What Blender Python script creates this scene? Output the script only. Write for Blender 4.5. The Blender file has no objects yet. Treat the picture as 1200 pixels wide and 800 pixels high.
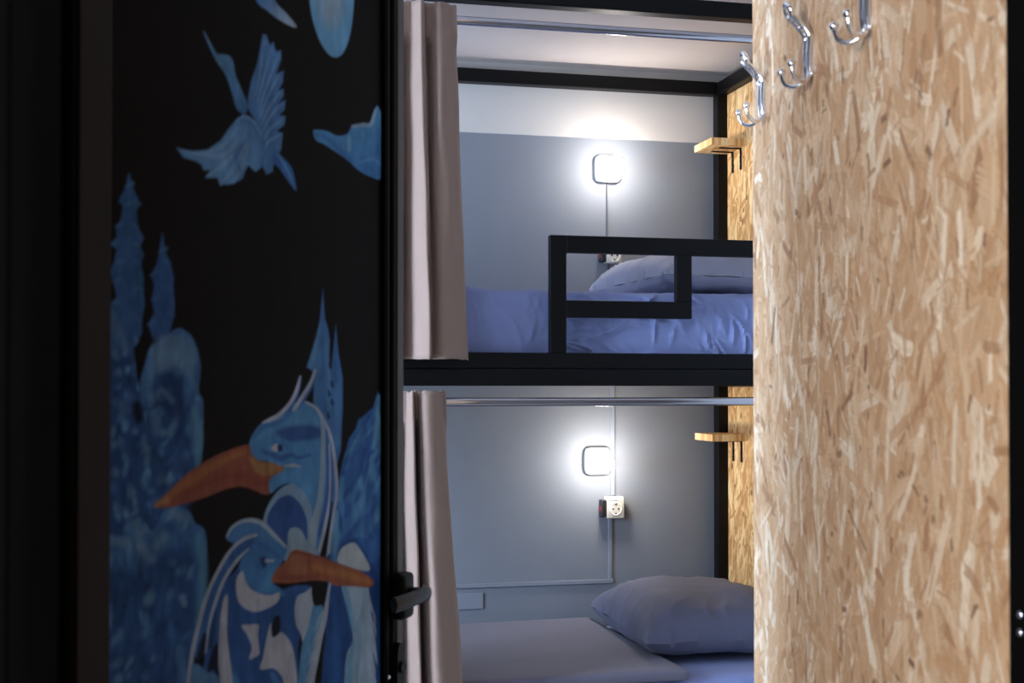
import bpy, bmesh, math, random
import numpy as np
from mathutils import Vector, Matrix, noise

random.seed(7)
sc = bpy.context.scene
COL = sc.collection
PI = math.pi

# ------------------------------------------------------------------ camera
FPX = 1500.0                       # focal length in pixels of the 1200 px frame
YAW, PITCH, ZC = math.radians(13.0), math.radians(0.8), 1.30
SHIFT = 55 - FPX * math.tan(PITCH)  # px
cR = Vector((math.cos(YAW), -math.sin(YAW), 0))
cF = Vector((math.sin(YAW) * math.cos(PITCH), math.cos(YAW) * math.cos(PITCH), math.sin(PITCH)))
cU = cR.cross(cF)
CAM = Vector((0, 0, ZC))
cam_d = bpy.data.cameras.new('camera')
cam_d.sensor_width = 36; cam_d.lens = FPX / 1200 * 36
cam_d.shift_y = SHIFT / 1200
cam_d.clip_start = 0.02
cam_d.dof.use_dof = True; cam_d.dof.focus_distance = 3.9; cam_d.dof.aperture_fstop = 8.0
cam = bpy.data.objects.new('camera', cam_d); COL.objects.link(cam)
cam.matrix_world = Matrix(((cR.x, cU.x, -cF.x, 0), (cR.y, cU.y, -cF.y, 0), (cR.z, cU.z, -cF.z, ZC), (0, 0, 0, 1)))
sc.camera = cam

def ray(px, py):
    return cF * FPX + cR * (px - 600) + cU * (400 - py + SHIFT)
def at(px, py, Y):                 # point on the plane Y = const
    d = ray(px, py); return CAM + d * (Y / d.y)
def atX(px, py, X):
    d = ray(px, py); return CAM + d * (X / d.x)
def onplane(px, py, p0, n):
    d = ray(px, py); return CAM + d * ((p0 - CAM).dot(n) / d.dot(n))
def cam2w(xc, D, z=0.0):
    return Vector((xc * math.cos(YAW) + D * math.sin(YAW), -xc * math.sin(YAW) + D * math.cos(YAW), z))

# ------------------------------------------------------------------ materials
def new_mat(name):
    m = bpy.data.materials.new(name); m.use_nodes = True
    nt = m.node_tree; b = nt.nodes['Principled BSDF']
    return m, nt, b
def N(nt, t, **kw):
    n = nt.nodes.new(t)
    for k, v in kw.items(): setattr(n, k, v)
    return n
def setin(n, **kw):
    for k, v in kw.items(): n.inputs[k.replace('_', ' ')].default_value = v
def simple(name, col, rough=0.5, metal=0.0, nscale=30.0, namt=0.06, bump=0.0, bscale=200.0, spec=0.5, sheen=0.0):
    m, nt, b = new_mat(name)
    tc = N(nt, 'ShaderNodeTexCoord')
    ns = N(nt, 'ShaderNodeTexNoise'); setin(ns, Scale=nscale, Detail=4.0)
    nt.links.new(tc.outputs['Object'], ns.inputs['Vector'])
    mr = N(nt, 'ShaderNodeMapRange'); setin(mr, To_Min=1 - namt, To_Max=1 + namt)
    nt.links.new(ns.outputs['Fac'], mr.inputs['Value'])
    vm = N(nt, 'ShaderNodeVectorMath', operation='SCALE'); vm.inputs[0].default_value = col
    nt.links.new(mr.outputs[0], vm.inputs['Scale'])
    nt.links.new(vm.outputs[0], b.inputs['Base Color'])
    b.inputs['Roughness'].default_value = rough; b.inputs['Metallic'].default_value = metal
    b.inputs['Specular IOR Level'].default_value = spec
    if sheen: b.inputs['Sheen Weight'].default_value = sheen; b.inputs['Sheen Roughness'].default_value = 0.5
    if bump:
        n2 = N(nt, 'ShaderNodeTexNoise'); setin(n2, Scale=bscale, Detail=3.0)
        nt.links.new(tc.outputs['Object'], n2.inputs['Vector'])
        bp = N(nt, 'ShaderNodeBump'); setin(bp, Strength=bump, Distance=0.002)
        nt.links.new(n2.outputs['Fac'], bp.inputs['Height']); nt.links.new(bp.outputs[0], b.inputs['Normal'])
    return m

def osb_mat(name, axis, tint=(1, 1, 1), seed=0.0, val=1.0):
    """oriented strand board: layered stretched cells at several grain angles. axis = which object axis is horizontal"""
    m, nt, b = new_mat(name); L = nt.links
    tc = N(nt, 'ShaderNodeTexCoord'); sp = N(nt, 'ShaderNodeSeparateXYZ'); L.new(tc.outputs['Object'], sp.inputs[0])
    cb = N(nt, 'ShaderNodeCombineXYZ')
    if axis == 'top':
        L.new(sp.outputs['X'], cb.inputs['X']); L.new(sp.outputs['Y'], cb.inputs['Y'])
    else:
        L.new(sp.outputs[axis], cb.inputs['X']); L.new(sp.outputs['Z'], cb.inputs['Y'])
    cb.inputs['Z'].default_value = seed
    wn = N(nt, 'ShaderNodeTexNoise'); setin(wn, Scale=30.0, Detail=5.0, Roughness=.65); L.new(cb.outputs[0], wn.inputs['Vector'])
    w0 = N(nt, 'ShaderNodeVectorMath', operation='SUBTRACT'); L.new(wn.outputs['Color'], w0.inputs[0]); w0.inputs[1].default_value = (.5, .5, .5)
    w1 = N(nt, 'ShaderNodeVectorMath', operation='SCALE'); L.new(w0.outputs[0], w1.inputs[0]); w1.inputs['Scale'].default_value = 0.011
    w2 = N(nt, 'ShaderNodeVectorMath', operation='ADD'); L.new(cb.outputs[0], w2.inputs[0]); L.new(w1.outputs[0], w2.inputs[1])
    cur = None
    #        angle of the strands (deg from vertical), width, length, threshold
    layers = [(4, .034, .10, -1), (62, .024, .08, .48), (-30, .025, .08, .52), (18, .022, .09, .55), (-64, .018, .07, .66), (-8, .013, .09, .62), (40, .012, .055, .70), (6, .008, .07, .70)]
    for i, (a, w, l, th) in enumerate(layers):
        mp = N(nt, 'ShaderNodeMapping', vector_type='TEXTURE')
        mp.inputs['Location'].default_value = (3.1 * i, 1.7 * i, 0)
        mp.inputs['Rotation'].default_value = (0, 0, math.radians(a)); mp.inputs['Scale'].default_value = (w, l, 1)
        L.new(w2.outputs[0], mp.inputs['Vector'])
        vo = N(nt, 'ShaderNodeTexVoronoi', voronoi_dimensions='2D'); setin(vo, Scale=1.0, Randomness=1.0)
        L.new(mp.outputs[0], vo.inputs['Vector'])
        sc3 = N(nt, 'ShaderNodeSeparateColor'); L.new(vo.outputs['Color'], sc3.inputs[0])
        gn = N(nt, 'ShaderNodeTexNoise', noise_dimensions='2D'); setin(gn, Scale=3.0, Detail=5.0, Roughness=.65)
        mp2 = N(nt, 'ShaderNodeMapping'); mp2.inputs['Scale'].default_value = (1.6, .30, 1); L.new(mp.outputs[0], mp2.inputs[0]); L.new(mp2.outputs[0], gn.inputs['Vector'])
        tone = N(nt, 'ShaderNodeMath', operation='MULTIPLY_ADD'); L.new(gn.outputs['Fac'], tone.inputs[0]); tone.inputs[1].default_value = .42
        t2 = N(nt, 'ShaderNodeMath', operation='MULTIPLY_ADD'); L.new(sc3.outputs[1], t2.inputs[0]); t2.inputs[1].default_value = .68; t2.inputs[2].default_value = .0
        L.new(t2.outputs[0], tone.inputs[2])
        if cur is None: cur = tone.outputs[0]
        else:
            gt = N(nt, 'ShaderNodeMapRange'); setin(gt, From_Min=th, From_Max=th + .02); L.new(sc3.outputs[0], gt.inputs['Value'])
            mx = N(nt, 'ShaderNodeMix', data_type='FLOAT'); L.new(gt.outputs[0], mx.inputs[0]); L.new(cur, mx.inputs[2]); L.new(tone.outputs[0], mx.inputs[3]); cur = mx.outputs[0]
    for (a, w, l, th, tv, off) in ((3, .017, .085, .90, .98, 40), (-12, .012, .07, .90, .88, 52), (55, .013, .055, .925, .20, 60), (8, .008, .05, .92, .12, 83)):
        mp = N(nt, 'ShaderNodeMapping', vector_type='TEXTURE'); mp.inputs['Location'].default_value = (off * .37, off * .21, 0)
        mp.inputs['Rotation'].default_value = (0, 0, math.radians(a)); mp.inputs['Scale'].default_value = (w, l, 1); L.new(w2.outputs[0], mp.inputs[0])
        vo = N(nt, 'ShaderNodeTexVoronoi', voronoi_dimensions='2D'); setin(vo, Scale=1.0); L.new(mp.outputs[0], vo.inputs['Vector'])
        s3 = N(nt, 'ShaderNodeSeparateColor'); L.new(vo.outputs['Color'], s3.inputs[0])
        gt = N(nt, 'ShaderNodeMapRange'); setin(gt, From_Min=th, From_Max=th + .010, To_Max=.75); L.new(s3.outputs[0], gt.inputs['Value'])
        mx = N(nt, 'ShaderNodeMix', data_type='FLOAT'); L.new(gt.outputs[0], mx.inputs[0]); L.new(cur, mx.inputs[2]); mx.inputs[3].default_value = tv; cur = mx.outputs[0]
    # broad patches of paler and redder wood
    ln = N(nt, 'ShaderNodeTexNoise', noise_dimensions='2D'); setin(ln, Scale=9.0, Detail=3.0); L.new(cb.outputs[0], ln.inputs['Vector'])
    lm_ = N(nt, 'ShaderNodeMath', operation='MULTIPLY_ADD'); L.new(ln.outputs['Fac'], lm_.inputs[0]); lm_.inputs[1].default_value = .5; lm_.inputs[2].default_value = -.25
    la = N(nt, 'ShaderNodeMath', operation='ADD'); L.new(cur, la.inputs[0]); L.new(lm_.outputs[0], la.inputs[1]); cur = la.outputs[0]
    # dark thin chips and gaps
    cr = N(nt, 'ShaderNodeValToRGB'); L.new(cur, cr.inputs[0]); e = cr.color_ramp.elements
    cols = [(0.0, (.30, .15, .075)), (.18, (.43, .245, .125)), (.38, (.53, .32, .17)), (.58, (.62, .41, .24)), (.78, (.71, .535, .355)), (1.0, (.84, .73, .58))]
    e[0].position = 0; e[0].color = (*cols[0][1], 1); e[1].position = 1; e[1].color = (*cols[-1][1], 1)
    for p, c in cols[1:-1]:
        q = e.new(p); q.color = (*c, 1)
    out = cr.outputs[0]
    for (sx, sy, th, an, seed2) in ((.020, .032, .972, 12, 9.0), (.009, .018, .972, -30, 14.0)):
        mp = N(nt, 'ShaderNodeMapping', vector_type='TEXTURE'); mp.inputs['Location'].default_value = (seed2, seed2, 0)
        mp.inputs['Rotation'].default_value = (0, 0, math.radians(an)); mp.inputs['Scale'].default_value = (sx, sy, 1); L.new(w2.outputs[0], mp.inputs[0])
        vo = N(nt, 'ShaderNodeTexVoronoi', voronoi_dimensions='2D'); setin(vo, Scale=1.0); L.new(mp.outputs[0], vo.inputs['Vector'])
        s3 = N(nt, 'ShaderNodeSeparateColor'); L.new(vo.outputs['Color'], s3.inputs[0])
        g1 = N(nt, 'ShaderNodeMath', operation='GREATER_THAN'); L.new(s3.outputs[0], g1.inputs[0]); g1.inputs[1].default_value = th
        g2 = N(nt, 'ShaderNodeMapRange'); setin(g2, From_Min=.48, From_Max=.30); L.new(vo.outputs['Distance'], g2.inputs['Value'])
        mu = N(nt, 'ShaderNodeMath', operation='MULTIPLY'); L.new(g1.outputs[0], mu.inputs[0]); L.new(g2.outputs[0], mu.inputs[1])
        m8 = N(nt, 'ShaderNodeMath', operation='MULTIPLY'); L.new(mu.outputs[0], m8.inputs[0]); m8.inputs[1].default_value = .75
        mx = N(nt, 'ShaderNodeMix', data_type='RGBA'); L.new(m8.outputs[0], mx.inputs[0]); L.new(out, mx.inputs[6]); mx.inputs[7].default_value = (.15, .065, .035, 1); out = mx.outputs[2]
    tn = N(nt, 'ShaderNodeVectorMath', operation='MULTIPLY'); L.new(out, tn.inputs[0]); tn.inputs[1].default_value = tuple(t * val for t in tint)
    L.new(tn.outputs[0], b.inputs['Base Color'])
    b.inputs['Roughness'].default_value = .55
    bp = N(nt, 'ShaderNodeBump'); setin(bp, Strength=.25, Distance=.001); L.new(cur, bp.inputs['Height']); L.new(bp.outputs[0], b.inputs['Normal'])
    return m

M = {}
M['black'] = simple('black_powder_coated_steel', (.0038, .0038, .0044), .45, nscale=60, namt=.1, bump=.05, bscale=600, spec=.17)
M['doorframe'] = simple('black_painted_door_wood', (.0025, .0025, .0025), .85, nscale=20, namt=.2, spec=.03)
M['doorstile'] = simple('brown_black_door_stile', (.010, .008, .007), .6, nscale=18, namt=.2, spec=.12)
M['handle'] = simple('black_satin_metal', (.006, .006, .006), .5, metal=0.0, spec=.12)
M['lever'] = simple('black_polished_metal', (.008, .007, .007), .25, metal=0.0, spec=.3)
M['edge_strip'] = simple('brown_grey_stile_sheen', (.034, .028, .022), .5, metal=.1, nscale=20, namt=.15)  # lighter than the stile: reflected light on its outer band put into the colour
M['chrome'] = simple('chrome', (.88, .90, .96), .15, metal=1.0, namt=.02)
M['rod'] = simple('brushed_chrome_tube', (.50, .50, .55), .11, metal=1.0, namt=.03)
M['steel_screw'] = simple('steel_screw_head', (.7, .75, .85), .2, metal=1.0)
M['ceiling'] = simple('ceiling_white_paint', (.64, .575, .55), .85, nscale=8, namt=.02)
M['floor'] = simple('pale_vinyl_floor', (.36, .33, .30), .6, nscale=14, namt=.12)
M['white_wall'] = simple('white_wall_paint', (.62, .60, .59), .85, nscale=8, namt=.03)
M['dark_wall'] = simple('dark_corridor_paint', (.03, .03, .032), .7, nscale=8, namt=.05)
M['conduit'] = simple('grey_blue_cable_channel', (.235, .26, .31), .55, nscale=8, namt=.03)
M['cable_grey'] = simple('light_grey_cable', (.10, .105, .12), .6, namt=.03)
M['plastic'] = simple('ivory_white_plastic', (.62, .585, .50), .35, namt=.02)
M['lampwhite'] = simple('white_lamp_plastic', (.75, .74, .72), .4, namt=.01)
M['bezel'] = simple('grey_lamp_bezel', (.5, .5, .51), .4, namt=.02)
M['blackplastic'] = simple('black_plastic', (.012, .012, .014), .4, namt=.02)
M['sheet'] = simple('blue_cotton_sheet', (.265, .315, .575), .85, nscale=12, namt=.06, bump=.35, bscale=700, spec=.2, sheen=.1)
M['duvet'] = simple('grey_blue_cotton_cover', (.165, .155, .205), .88, nscale=10, namt=.05, bump=.3, bscale=700, spec=.2, sheen=.1)
M['pillow'] = simple('slate_blue_pillow_cotton', (.110, .113, .172), .8, nscale=12, namt=.06, bump=.3, bscale=700, spec=.25, sheen=.1)
M['pillow_lamplit'] = simple('lamplit_pillow_cotton', (.33, .34, .44), .8, nscale=12, namt=.06, bump=.3, bscale=700, spec=.25, sheen=.1)  # paler than the other pillow: lamp light put into the base colour
M['curtain'] = simple('taupe_curtain_cloth', (.275, .192, .155), .9, nscale=24, namt=.06, bump=.4, bscale=900, spec=.15, sheen=.15)
M['glass'] = simple('window_glass', (.9, .95, 1), .02); M['glass'].node_tree.nodes['Principled BSDF'].inputs['Transmission Weight'].default_value = 1.0
M['window_frame'] = simple('white_window_frame', (.7, .7, .7), .4)
M['plywood'] = simple('plywood_bed_base', (.5, .36, .2), .6, nscale=20, namt=.15)
M['red'] = simple('red_plastic', (.6, .03, .02), .4)
m, nt, b = new_mat('oriented_strand_board')
ca = N(nt, 'ShaderNodeVertexColor', layer_name='strands'); tc = N(nt, 'ShaderNodeTexCoord')
mp = N(nt, 'ShaderNodeMapping'); mp.inputs['Scale'].default_value = (420, 420, 60); nt.links.new(tc.outputs['Object'], mp.inputs[0])
gn = N(nt, 'ShaderNodeTexNoise'); setin(gn, Scale=1.0, Detail=4.0); nt.links.new(mp.outputs[0], gn.inputs['Vector'])
mr = N(nt, 'ShaderNodeMapRange'); setin(mr, To_Min=.84, To_Max=1.14); nt.links.new(gn.outputs['Fac'], mr.inputs['Value'])
vs = N(nt, 'ShaderNodeVectorMath', operation='SCALE'); nt.links.new(ca.outputs[0], vs.inputs[0]); nt.links.new(mr.outputs[0], vs.inputs['Scale']); nt.links.new(vs.outputs[0], b.inputs['Base Color'])
bp = N(nt, 'ShaderNodeBump'); setin(bp, Strength=.2, Distance=.0008); nt.links.new(gn.outputs['Fac'], bp.inputs['Height']); nt.links.new(bp.outputs[0], b.inputs['Normal'])
b.inputs['Roughness'].default_value = .55; M['osb'] = m
M['osb_end'] = osb_mat('oriented_strand_board_lamplit', 'Y', tint=(1.28, 1.15, .80), seed=4.0)  # tint brightens and yellows the board to stand in for lamp light
M['osb_shelf'] = osb_mat('oriented_strand_board_shelf_lamplit', 'top', tint=(1.35, 1.28, .95), seed=7.0)  # same board again, lamp light lifted into its tint

# lamp diffuser
m, nt, b = new_mat('glowing_lamp_diffuser'); b.inputs['Base Color'].default_value = (.9, .9, .88, 1)
b.inputs['Emission Color'].default_value = (1.0, .93, .85, 1); b.inputs['Emission Strength'].default_value = 125.0; M['glow'] = m

# back wall: grey-blue paint up to a line, white above
m, nt, b = new_mat('two_tone_wall_paint'); L = nt.links
ge = N(nt, 'ShaderNodeNewGeometry'); sp = N(nt, 'ShaderNodeSeparateXYZ'); L.new(ge.outputs['Position'], sp.inputs[0])
YB = 4.25
ZLINE = at(690, 161.5, YB).z
nz = N(nt, 'ShaderNodeTexNoise'); setin(nz, Scale=9.0, Detail=5.0); L.new(ge.outputs['Position'], nz.inputs['Vector'])
ad = N(nt, 'ShaderNodeMath', operation='MULTIPLY_ADD'); L.new(nz.outputs['Fac'], ad.inputs[0]); ad.inputs[1].default_value = .004; L.new(sp.outputs['Z'], ad.inputs[2])
st = N(nt, 'ShaderNodeMapRange'); setin(st, From_Min=ZLINE + .001, From_Max=ZLINE + .003); L.new(ad.outputs[0], st.inputs['Value'])
mx = N(nt, 'ShaderNodeMix', data_type='RGBA'); L.new(st.outputs[0], mx.inputs[0])
mx.inputs[6].default_value = (.208, .228, .266, 1); mx.inputs[7].default_value = (.60, .575, .55, 1)
n2 = N(nt, 'ShaderNodeMapRange'); setin(n2, To_Min=.95, To_Max=1.05); L.new(nz.outputs['Fac'], n2.inputs['Value'])
vs = N(nt, 'ShaderNodeVectorMath', operation='SCALE'); L.new(mx.outputs[2], vs.inputs[0]); L.new(n2.outputs[0], vs.inputs['Scale']); L.new(vs.outputs[0], b.inputs['Base Color'])
b.inputs['Roughness'].default_value = .7
nb = N(nt, 'ShaderNodeTexNoise'); setin(nb, Scale=260.0, Detail=2.0); L.new(ge.outputs['Position'], nb.inputs['Vector'])
bp = N(nt, 'ShaderNodeBump'); setin(bp, Strength=.15, Distance=.001); L.new(nb.outputs['Fac'], bp.inputs['Height']); L.new(bp.outputs[0], b.inputs['Normal'])
M['two_tone'] = m

# mural: painted colours held per vertex
m, nt, b = new_mat('painted_mural'); ca = N(nt, 'ShaderNodeVertexColor', layer_name='paint')
nt.links.new(ca.outputs[0], b.inputs['Base Color']); b.inputs['Roughness'].default_value = .6; b.inputs['Specular IOR Level'].default_value = .03
M['mural'] = m

# ------------------------------------------------------------------ mesh helpers
MAT = {}
def obj(name, bm, mat, parent=None, smooth=False, mats=None):
    me = bpy.data.meshes.new(name)
    if isinstance(bm, bmesh.types.BMesh):
        bmesh.ops.recalc_face_normals(bm, faces=bm.faces)
        bm.to_mesh(me); bm.free()
    else: me = bm
    for mm in (mats or [mat]): me.materials.append(mm)
    if smooth:
        for p in me.polygons: p.use_smooth = True
        try: me.set_sharp_from_angle(angle=math.radians(40))
        except Exception: pass
    o = bpy.data.objects.new(name, me); COL.objects.link(o)
    if parent is not None:
        o.parent = parent
        o.matrix_parent_inverse = MAT.get(parent.name, Matrix()).inverted()
    return o
def empty(name, loc, rz=0.0):
    o = bpy.data.objects.new(name, None); COL.objects.link(o); o.empty_display_size = .1
    o.location = loc; o.rotation_euler = (0, 0, rz)
    MAT[o.name] = Matrix.Translation(Vector(loc)) @ Matrix.Rotation(rz, 4, 'Z')
    return o
def tag(o, label=None, cat=None, group=None, kind=None):
    if label: o['label'] = label
    if cat: o['category'] = cat
    if group: o['group'] = group
    if kind: o['kind'] = kind
    return o
def copy_tree(o, parent=None):
    c = o.copy(); COL.objects.link(c)
    if parent is not None:
        c.parent = parent; c.matrix_parent_inverse = o.matrix_parent_inverse.copy()
    for ch in [x for x in COL.objects if x.parent == o]: copy_tree(ch, c)
    return c
def box(bm, x0, x1, y0, y1, z0, z1, bev=0.0, seg=2, mtx=None):
    r = bmesh.ops.create_cube(bm, size=1.0); vs = r['verts']
    for v in vs:
        v.co = Vector((x0 + (v.co.x + .5) * (x1 - x0), y0 + (v.co.y + .5) * (y1 - y0), z0 + (v.co.z + .5) * (z1 - z0)))
    if bev:
        es = list({e for v in vs for e in v.link_edges})
        rr = bmesh.ops.bevel(bm, geom=es, offset=bev, segments=seg, profile=.5, affect='EDGES')
        vs = list({v for f in rr['faces'] for v in f.verts} | {v for v in vs if v.is_valid})
    if mtx is not None:
        for v in vs: v.co = mtx @ v.co
    return vs
def cr_interp(pts, n):
    P = [Vector(p) for p in pts]; out = []
    for i in range(len(P) - 1):
        a, b_, c, d = P[max(i - 1, 0)], P[i], P[i + 1], P[min(i + 2, len(P) - 1)]
        for k in range(n):
            t = k / n
            out.append(.5 * ((2 * b_) + (c - a) * t + (2 * a - 5 * b_ + 4 * c - d) * t * t + (3 * b_ - a - 3 * c + d) * t ** 3))
    out.append(P[-1]); return out
def tube(bm, pts, rad, seg=16, cap=True, flat=None, up=None):
    """sweep a circle (or ellipse: flat=(ra, rb)) along pts; rad may be a list"""
    P = [Vector(p) for p in pts]; n = len(P); rings = []
    nrm = None
    for i in range(n):
        t = (P[min(i + 1, n - 1)] - P[max(i - 1, 0)]).normalized()
        if nrm is None:
            ref = Vector(up) if up is not None else (Vector((0, 0, 1)) if abs(t.z) < .9 else Vector((1, 0, 0)))
            nrm = (ref - t * ref.dot(t)).normalized()
        else: nrm = (nrm - t * nrm.dot(t)).normalized()
        bi = t.cross(nrm); r = rad[i] if isinstance(rad, (list, tuple)) else rad
        fa, fb = flat if flat else (1, 1)
        rings.append([bm.verts.new(P[i] + nrm * math.cos(2 * PI * k / seg) * r * fa + bi * math.sin(2 * PI * k / seg) * r * fb) for k in range(seg)])
    for a, b_ in zip(rings, rings[1:]):
        for k in range(seg): bm.faces.new((a[k], a[(k + 1) % seg], b_[(k + 1) % seg], b_[k]))
    if cap: bm.faces.new(rings[0][::-1]); bm.faces.new(rings[-1])
def sphere(bm, c, r, sx=1, sy=1, sz=1, u=20, v=14):
    rr = bmesh.ops.create_uvsphere(bm, u_segments=u, v_segments=v, radius=r)
    for q in rr['verts']: q.co = Vector((q.co.x * sx, q.co.y * sy, q.co.z * sz)) + Vector(c)
def BM(): return bmesh.new()
def cyl(bm, p0, p1, r, seg=24): tube(bm, [p0, p1], r, seg)
def prism(bm, outline, y0, y1, mtx=None):
    """outline in (x, z), extruded from y0 to y1"""
    A = [bm.verts.new((x, y0, z)) for x, z in outline]; B = [bm.verts.new((x, y1, z)) for x, z in outline]
    n = len(outline); bm.faces.new(A); bm.faces.new(B[::-1])
    for i in range(n): bm.faces.new((A[i], B[i], B[(i + 1) % n], A[(i + 1) % n]))
    if mtx is not None:
        for v in A + B: v.co = mtx @ v.co
def squircle(hw, hh, p=4.0, n=40):
    o = []
    for i in range(n):
        t = 2 * PI * i / n; c, s = math.cos(t), math.sin(t)
        o.append((hw * math.copysign(abs(c) ** (2 / p), c), hh * math.copysign(abs(s) ** (2 / p), s)))
    return o

# ------------------------------------------------------------------ main dimensions
YF = 3.31                                   # front face of the bunk frame
XL, XR = -1.75, 1.86                        # room side walls
ZT = at(700, 3, YF + .02).z                 # centre height of the top rails
CEIL = ZT + .06
XP = at(841.5, 300, 4.185).x                # rear right post
XE = XP + .036                              # inner face of the strand board at the bed end
WF0, WF1 = 1.03, 1.31                       # wall with the doorway

# ------------------------------------------------------------------ room
bm = BM(); box(bm, XL - .1, XR + .1, -1.2, YB + .1, -.1, 0)
tag(obj('floor', bm, M['floor']), 'grey floor of the dormitory room', 'floor', kind='structure')
bm = BM(); box(bm, XL - .1, XR + .1, WF0, YB + .1, CEIL, CEIL + .1)
tag(obj('ceiling', bm, M['ceiling']), 'pale ceiling above the bunk bed', 'ceiling', kind='structure')
bm = BM(); box(bm, XL - .1, XR + .1, YB, YB + .1, 0, CEIL)
tag(obj('wall_back', bm, M['two_tone']), 'back wall, grey-blue below a straight line and white above', 'wall', kind='structure')
bm = BM(); box(bm, XR, XR + .1, WF1, YB, 0, CEIL)
tag(obj('wall_right', bm, M['white_wall']), 'white side wall behind the bunk bed end', 'wall', kind='structure')
# left wall with its window opening, plus an added corridor opening for the fill light
WY0, WY1, WZ0, WZ1 = 1.95, 3.15, .75, 2.15
bm = BM()
box(bm, XL - .1, XL, -.25, WY0, 0, CEIL); box(bm, XL - .1, XL, -1.4, -1.25, 0, CEIL); box(bm, XL - .1, XL, -1.25, -.25, 0, .8); box(bm, XL - .1, XL, -1.25, -.25, 2.2, CEIL); box(bm, XL - .1, XL, WY1, YB, 0, CEIL)
box(bm, XL - .1, XL, WY0, WY1, 0, WZ0); box(bm, XL - .1, XL, WY0, WY1, WZ1, CEIL)
tag(obj('wall_left', bm, M['white_wall']), 'white side wall with the window, behind the open door', 'wall', kind='structure')
bm = BM()
for (a, b_, c, d) in ((WY0, WY0 + .05, WZ0, WZ1), (WY1 - .05, WY1, WZ0, WZ1), (WY0, WY1, WZ0, WZ0 + .05), (WY0, WY1, WZ1 - .05, WZ1), ((WY0 + WY1) / 2 - .03, (WY0 + WY1) / 2 + .03, WZ0, WZ1)):
    box(bm, XL - .08, XL - .03, a, b_, c, d)
tag(obj('window_1', bm, M['window_frame']), 'white framed window in the side wall', 'window', kind='structure')
OX0, OX1, OZ = -.150, .705, 2.14            # doorway
bm = BM()
for (a, b_) in ((WF0, WF1 - .06), (WF1 - .06, WF1)):
    n0 = len(bm.faces)
    box(bm, XL, OX0 - .05, a, b_, 0, CEIL); box(bm, OX1 + .06, XR + .1, a, b_, 0, CEIL); box(bm, OX0 - .05, OX1 + .06, a, b_, OZ + .05, CEIL)
    bm.faces.ensure_lookup_table()
    if a > WF0:
        for f in bm.faces[n0:]: f.material_index = 1            # room side painted white
tag(obj('wall_front', bm, None, mats=[M['dark_wall'], M['white_wall']]), 'wall holding the doorway, dark towards the corridor', 'wall', kind='structure')
df = empty('door_frame', (OX0, WF0, 0))
tag(df, 'black frame of the doorway at the edges of the picture', 'door frame', kind='structure')
bm = BM(); box(bm, OX0 - .05, OX0, WF0 - .02, WF1 + .01, 0, OZ, .003); obj('jamb', bm, M['doorframe'], df)
bm = BM(); box(bm, OX1, OX1 + .06, WF0 - .08, WF0 + .01, 0, OZ, .003); obj('jamb', bm, M['doorframe'], df)
bm = BM(); box(bm, OX0 - .05, OX1 + .06, WF0 - .02, WF1 + .01, OZ, OZ + .05, .003); obj('head', bm, M['doorframe'], df)
for (px, py) in ((1195, 720), (1195, 741)):     # screw heads on the right jamb
    p = onplane(px, py, Vector((OX1, 0, 0)), Vector((1, 0, 0)))
    bm = BM(); sphere(bm, (OX1, p.y, p.z), .0035, .5, 1, 1, 12, 8); obj('screw', bm, M['steel_screw'], df, True)

# ------------------------------------------------------------------ strand board panel on the right
pn_far, pn_near = cam2w((883 - 600) / FPX * 2.17, 2.17), cam2w((1188.5 - 600) / FPX * 1.18, 1.18)
pdir = (pn_far - pn_near).normalized()      # along the panel, away from the camera
prz = math.atan2(pdir.y, pdir.x)
plen = (pn_far - pn_near).length
pn_n = Vector((-pdir.y, pdir.x, 0))         # faces the camera side (left)
PAN = Matrix.Translation(pn_near) @ Matrix.Rotation(prz, 4, 'Z')
gx_ = np.arange(0, plen + 1e-6, plen / 400)
gz_ = np.concatenate([np.linspace(0, .76, 160)[:-1], np.arange(.76, 2.02, .0012), np.linspace(2.0204, CEIL, 90)])
GX, GZ = np.meshgrid(gx_, gz_); rg = np.random.default_rng(21)
STR = np.empty(GX.shape + (3,)); STR[:] = (.55, .35, .195)
PALX = np.array([(.575, .36, .20), (.70, .50, .32), (.83, .70, .53), (.48, .265, .125), (.33, .16, .075), (.14, .06, .032)])
_g = rg.random(4096)
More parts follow.
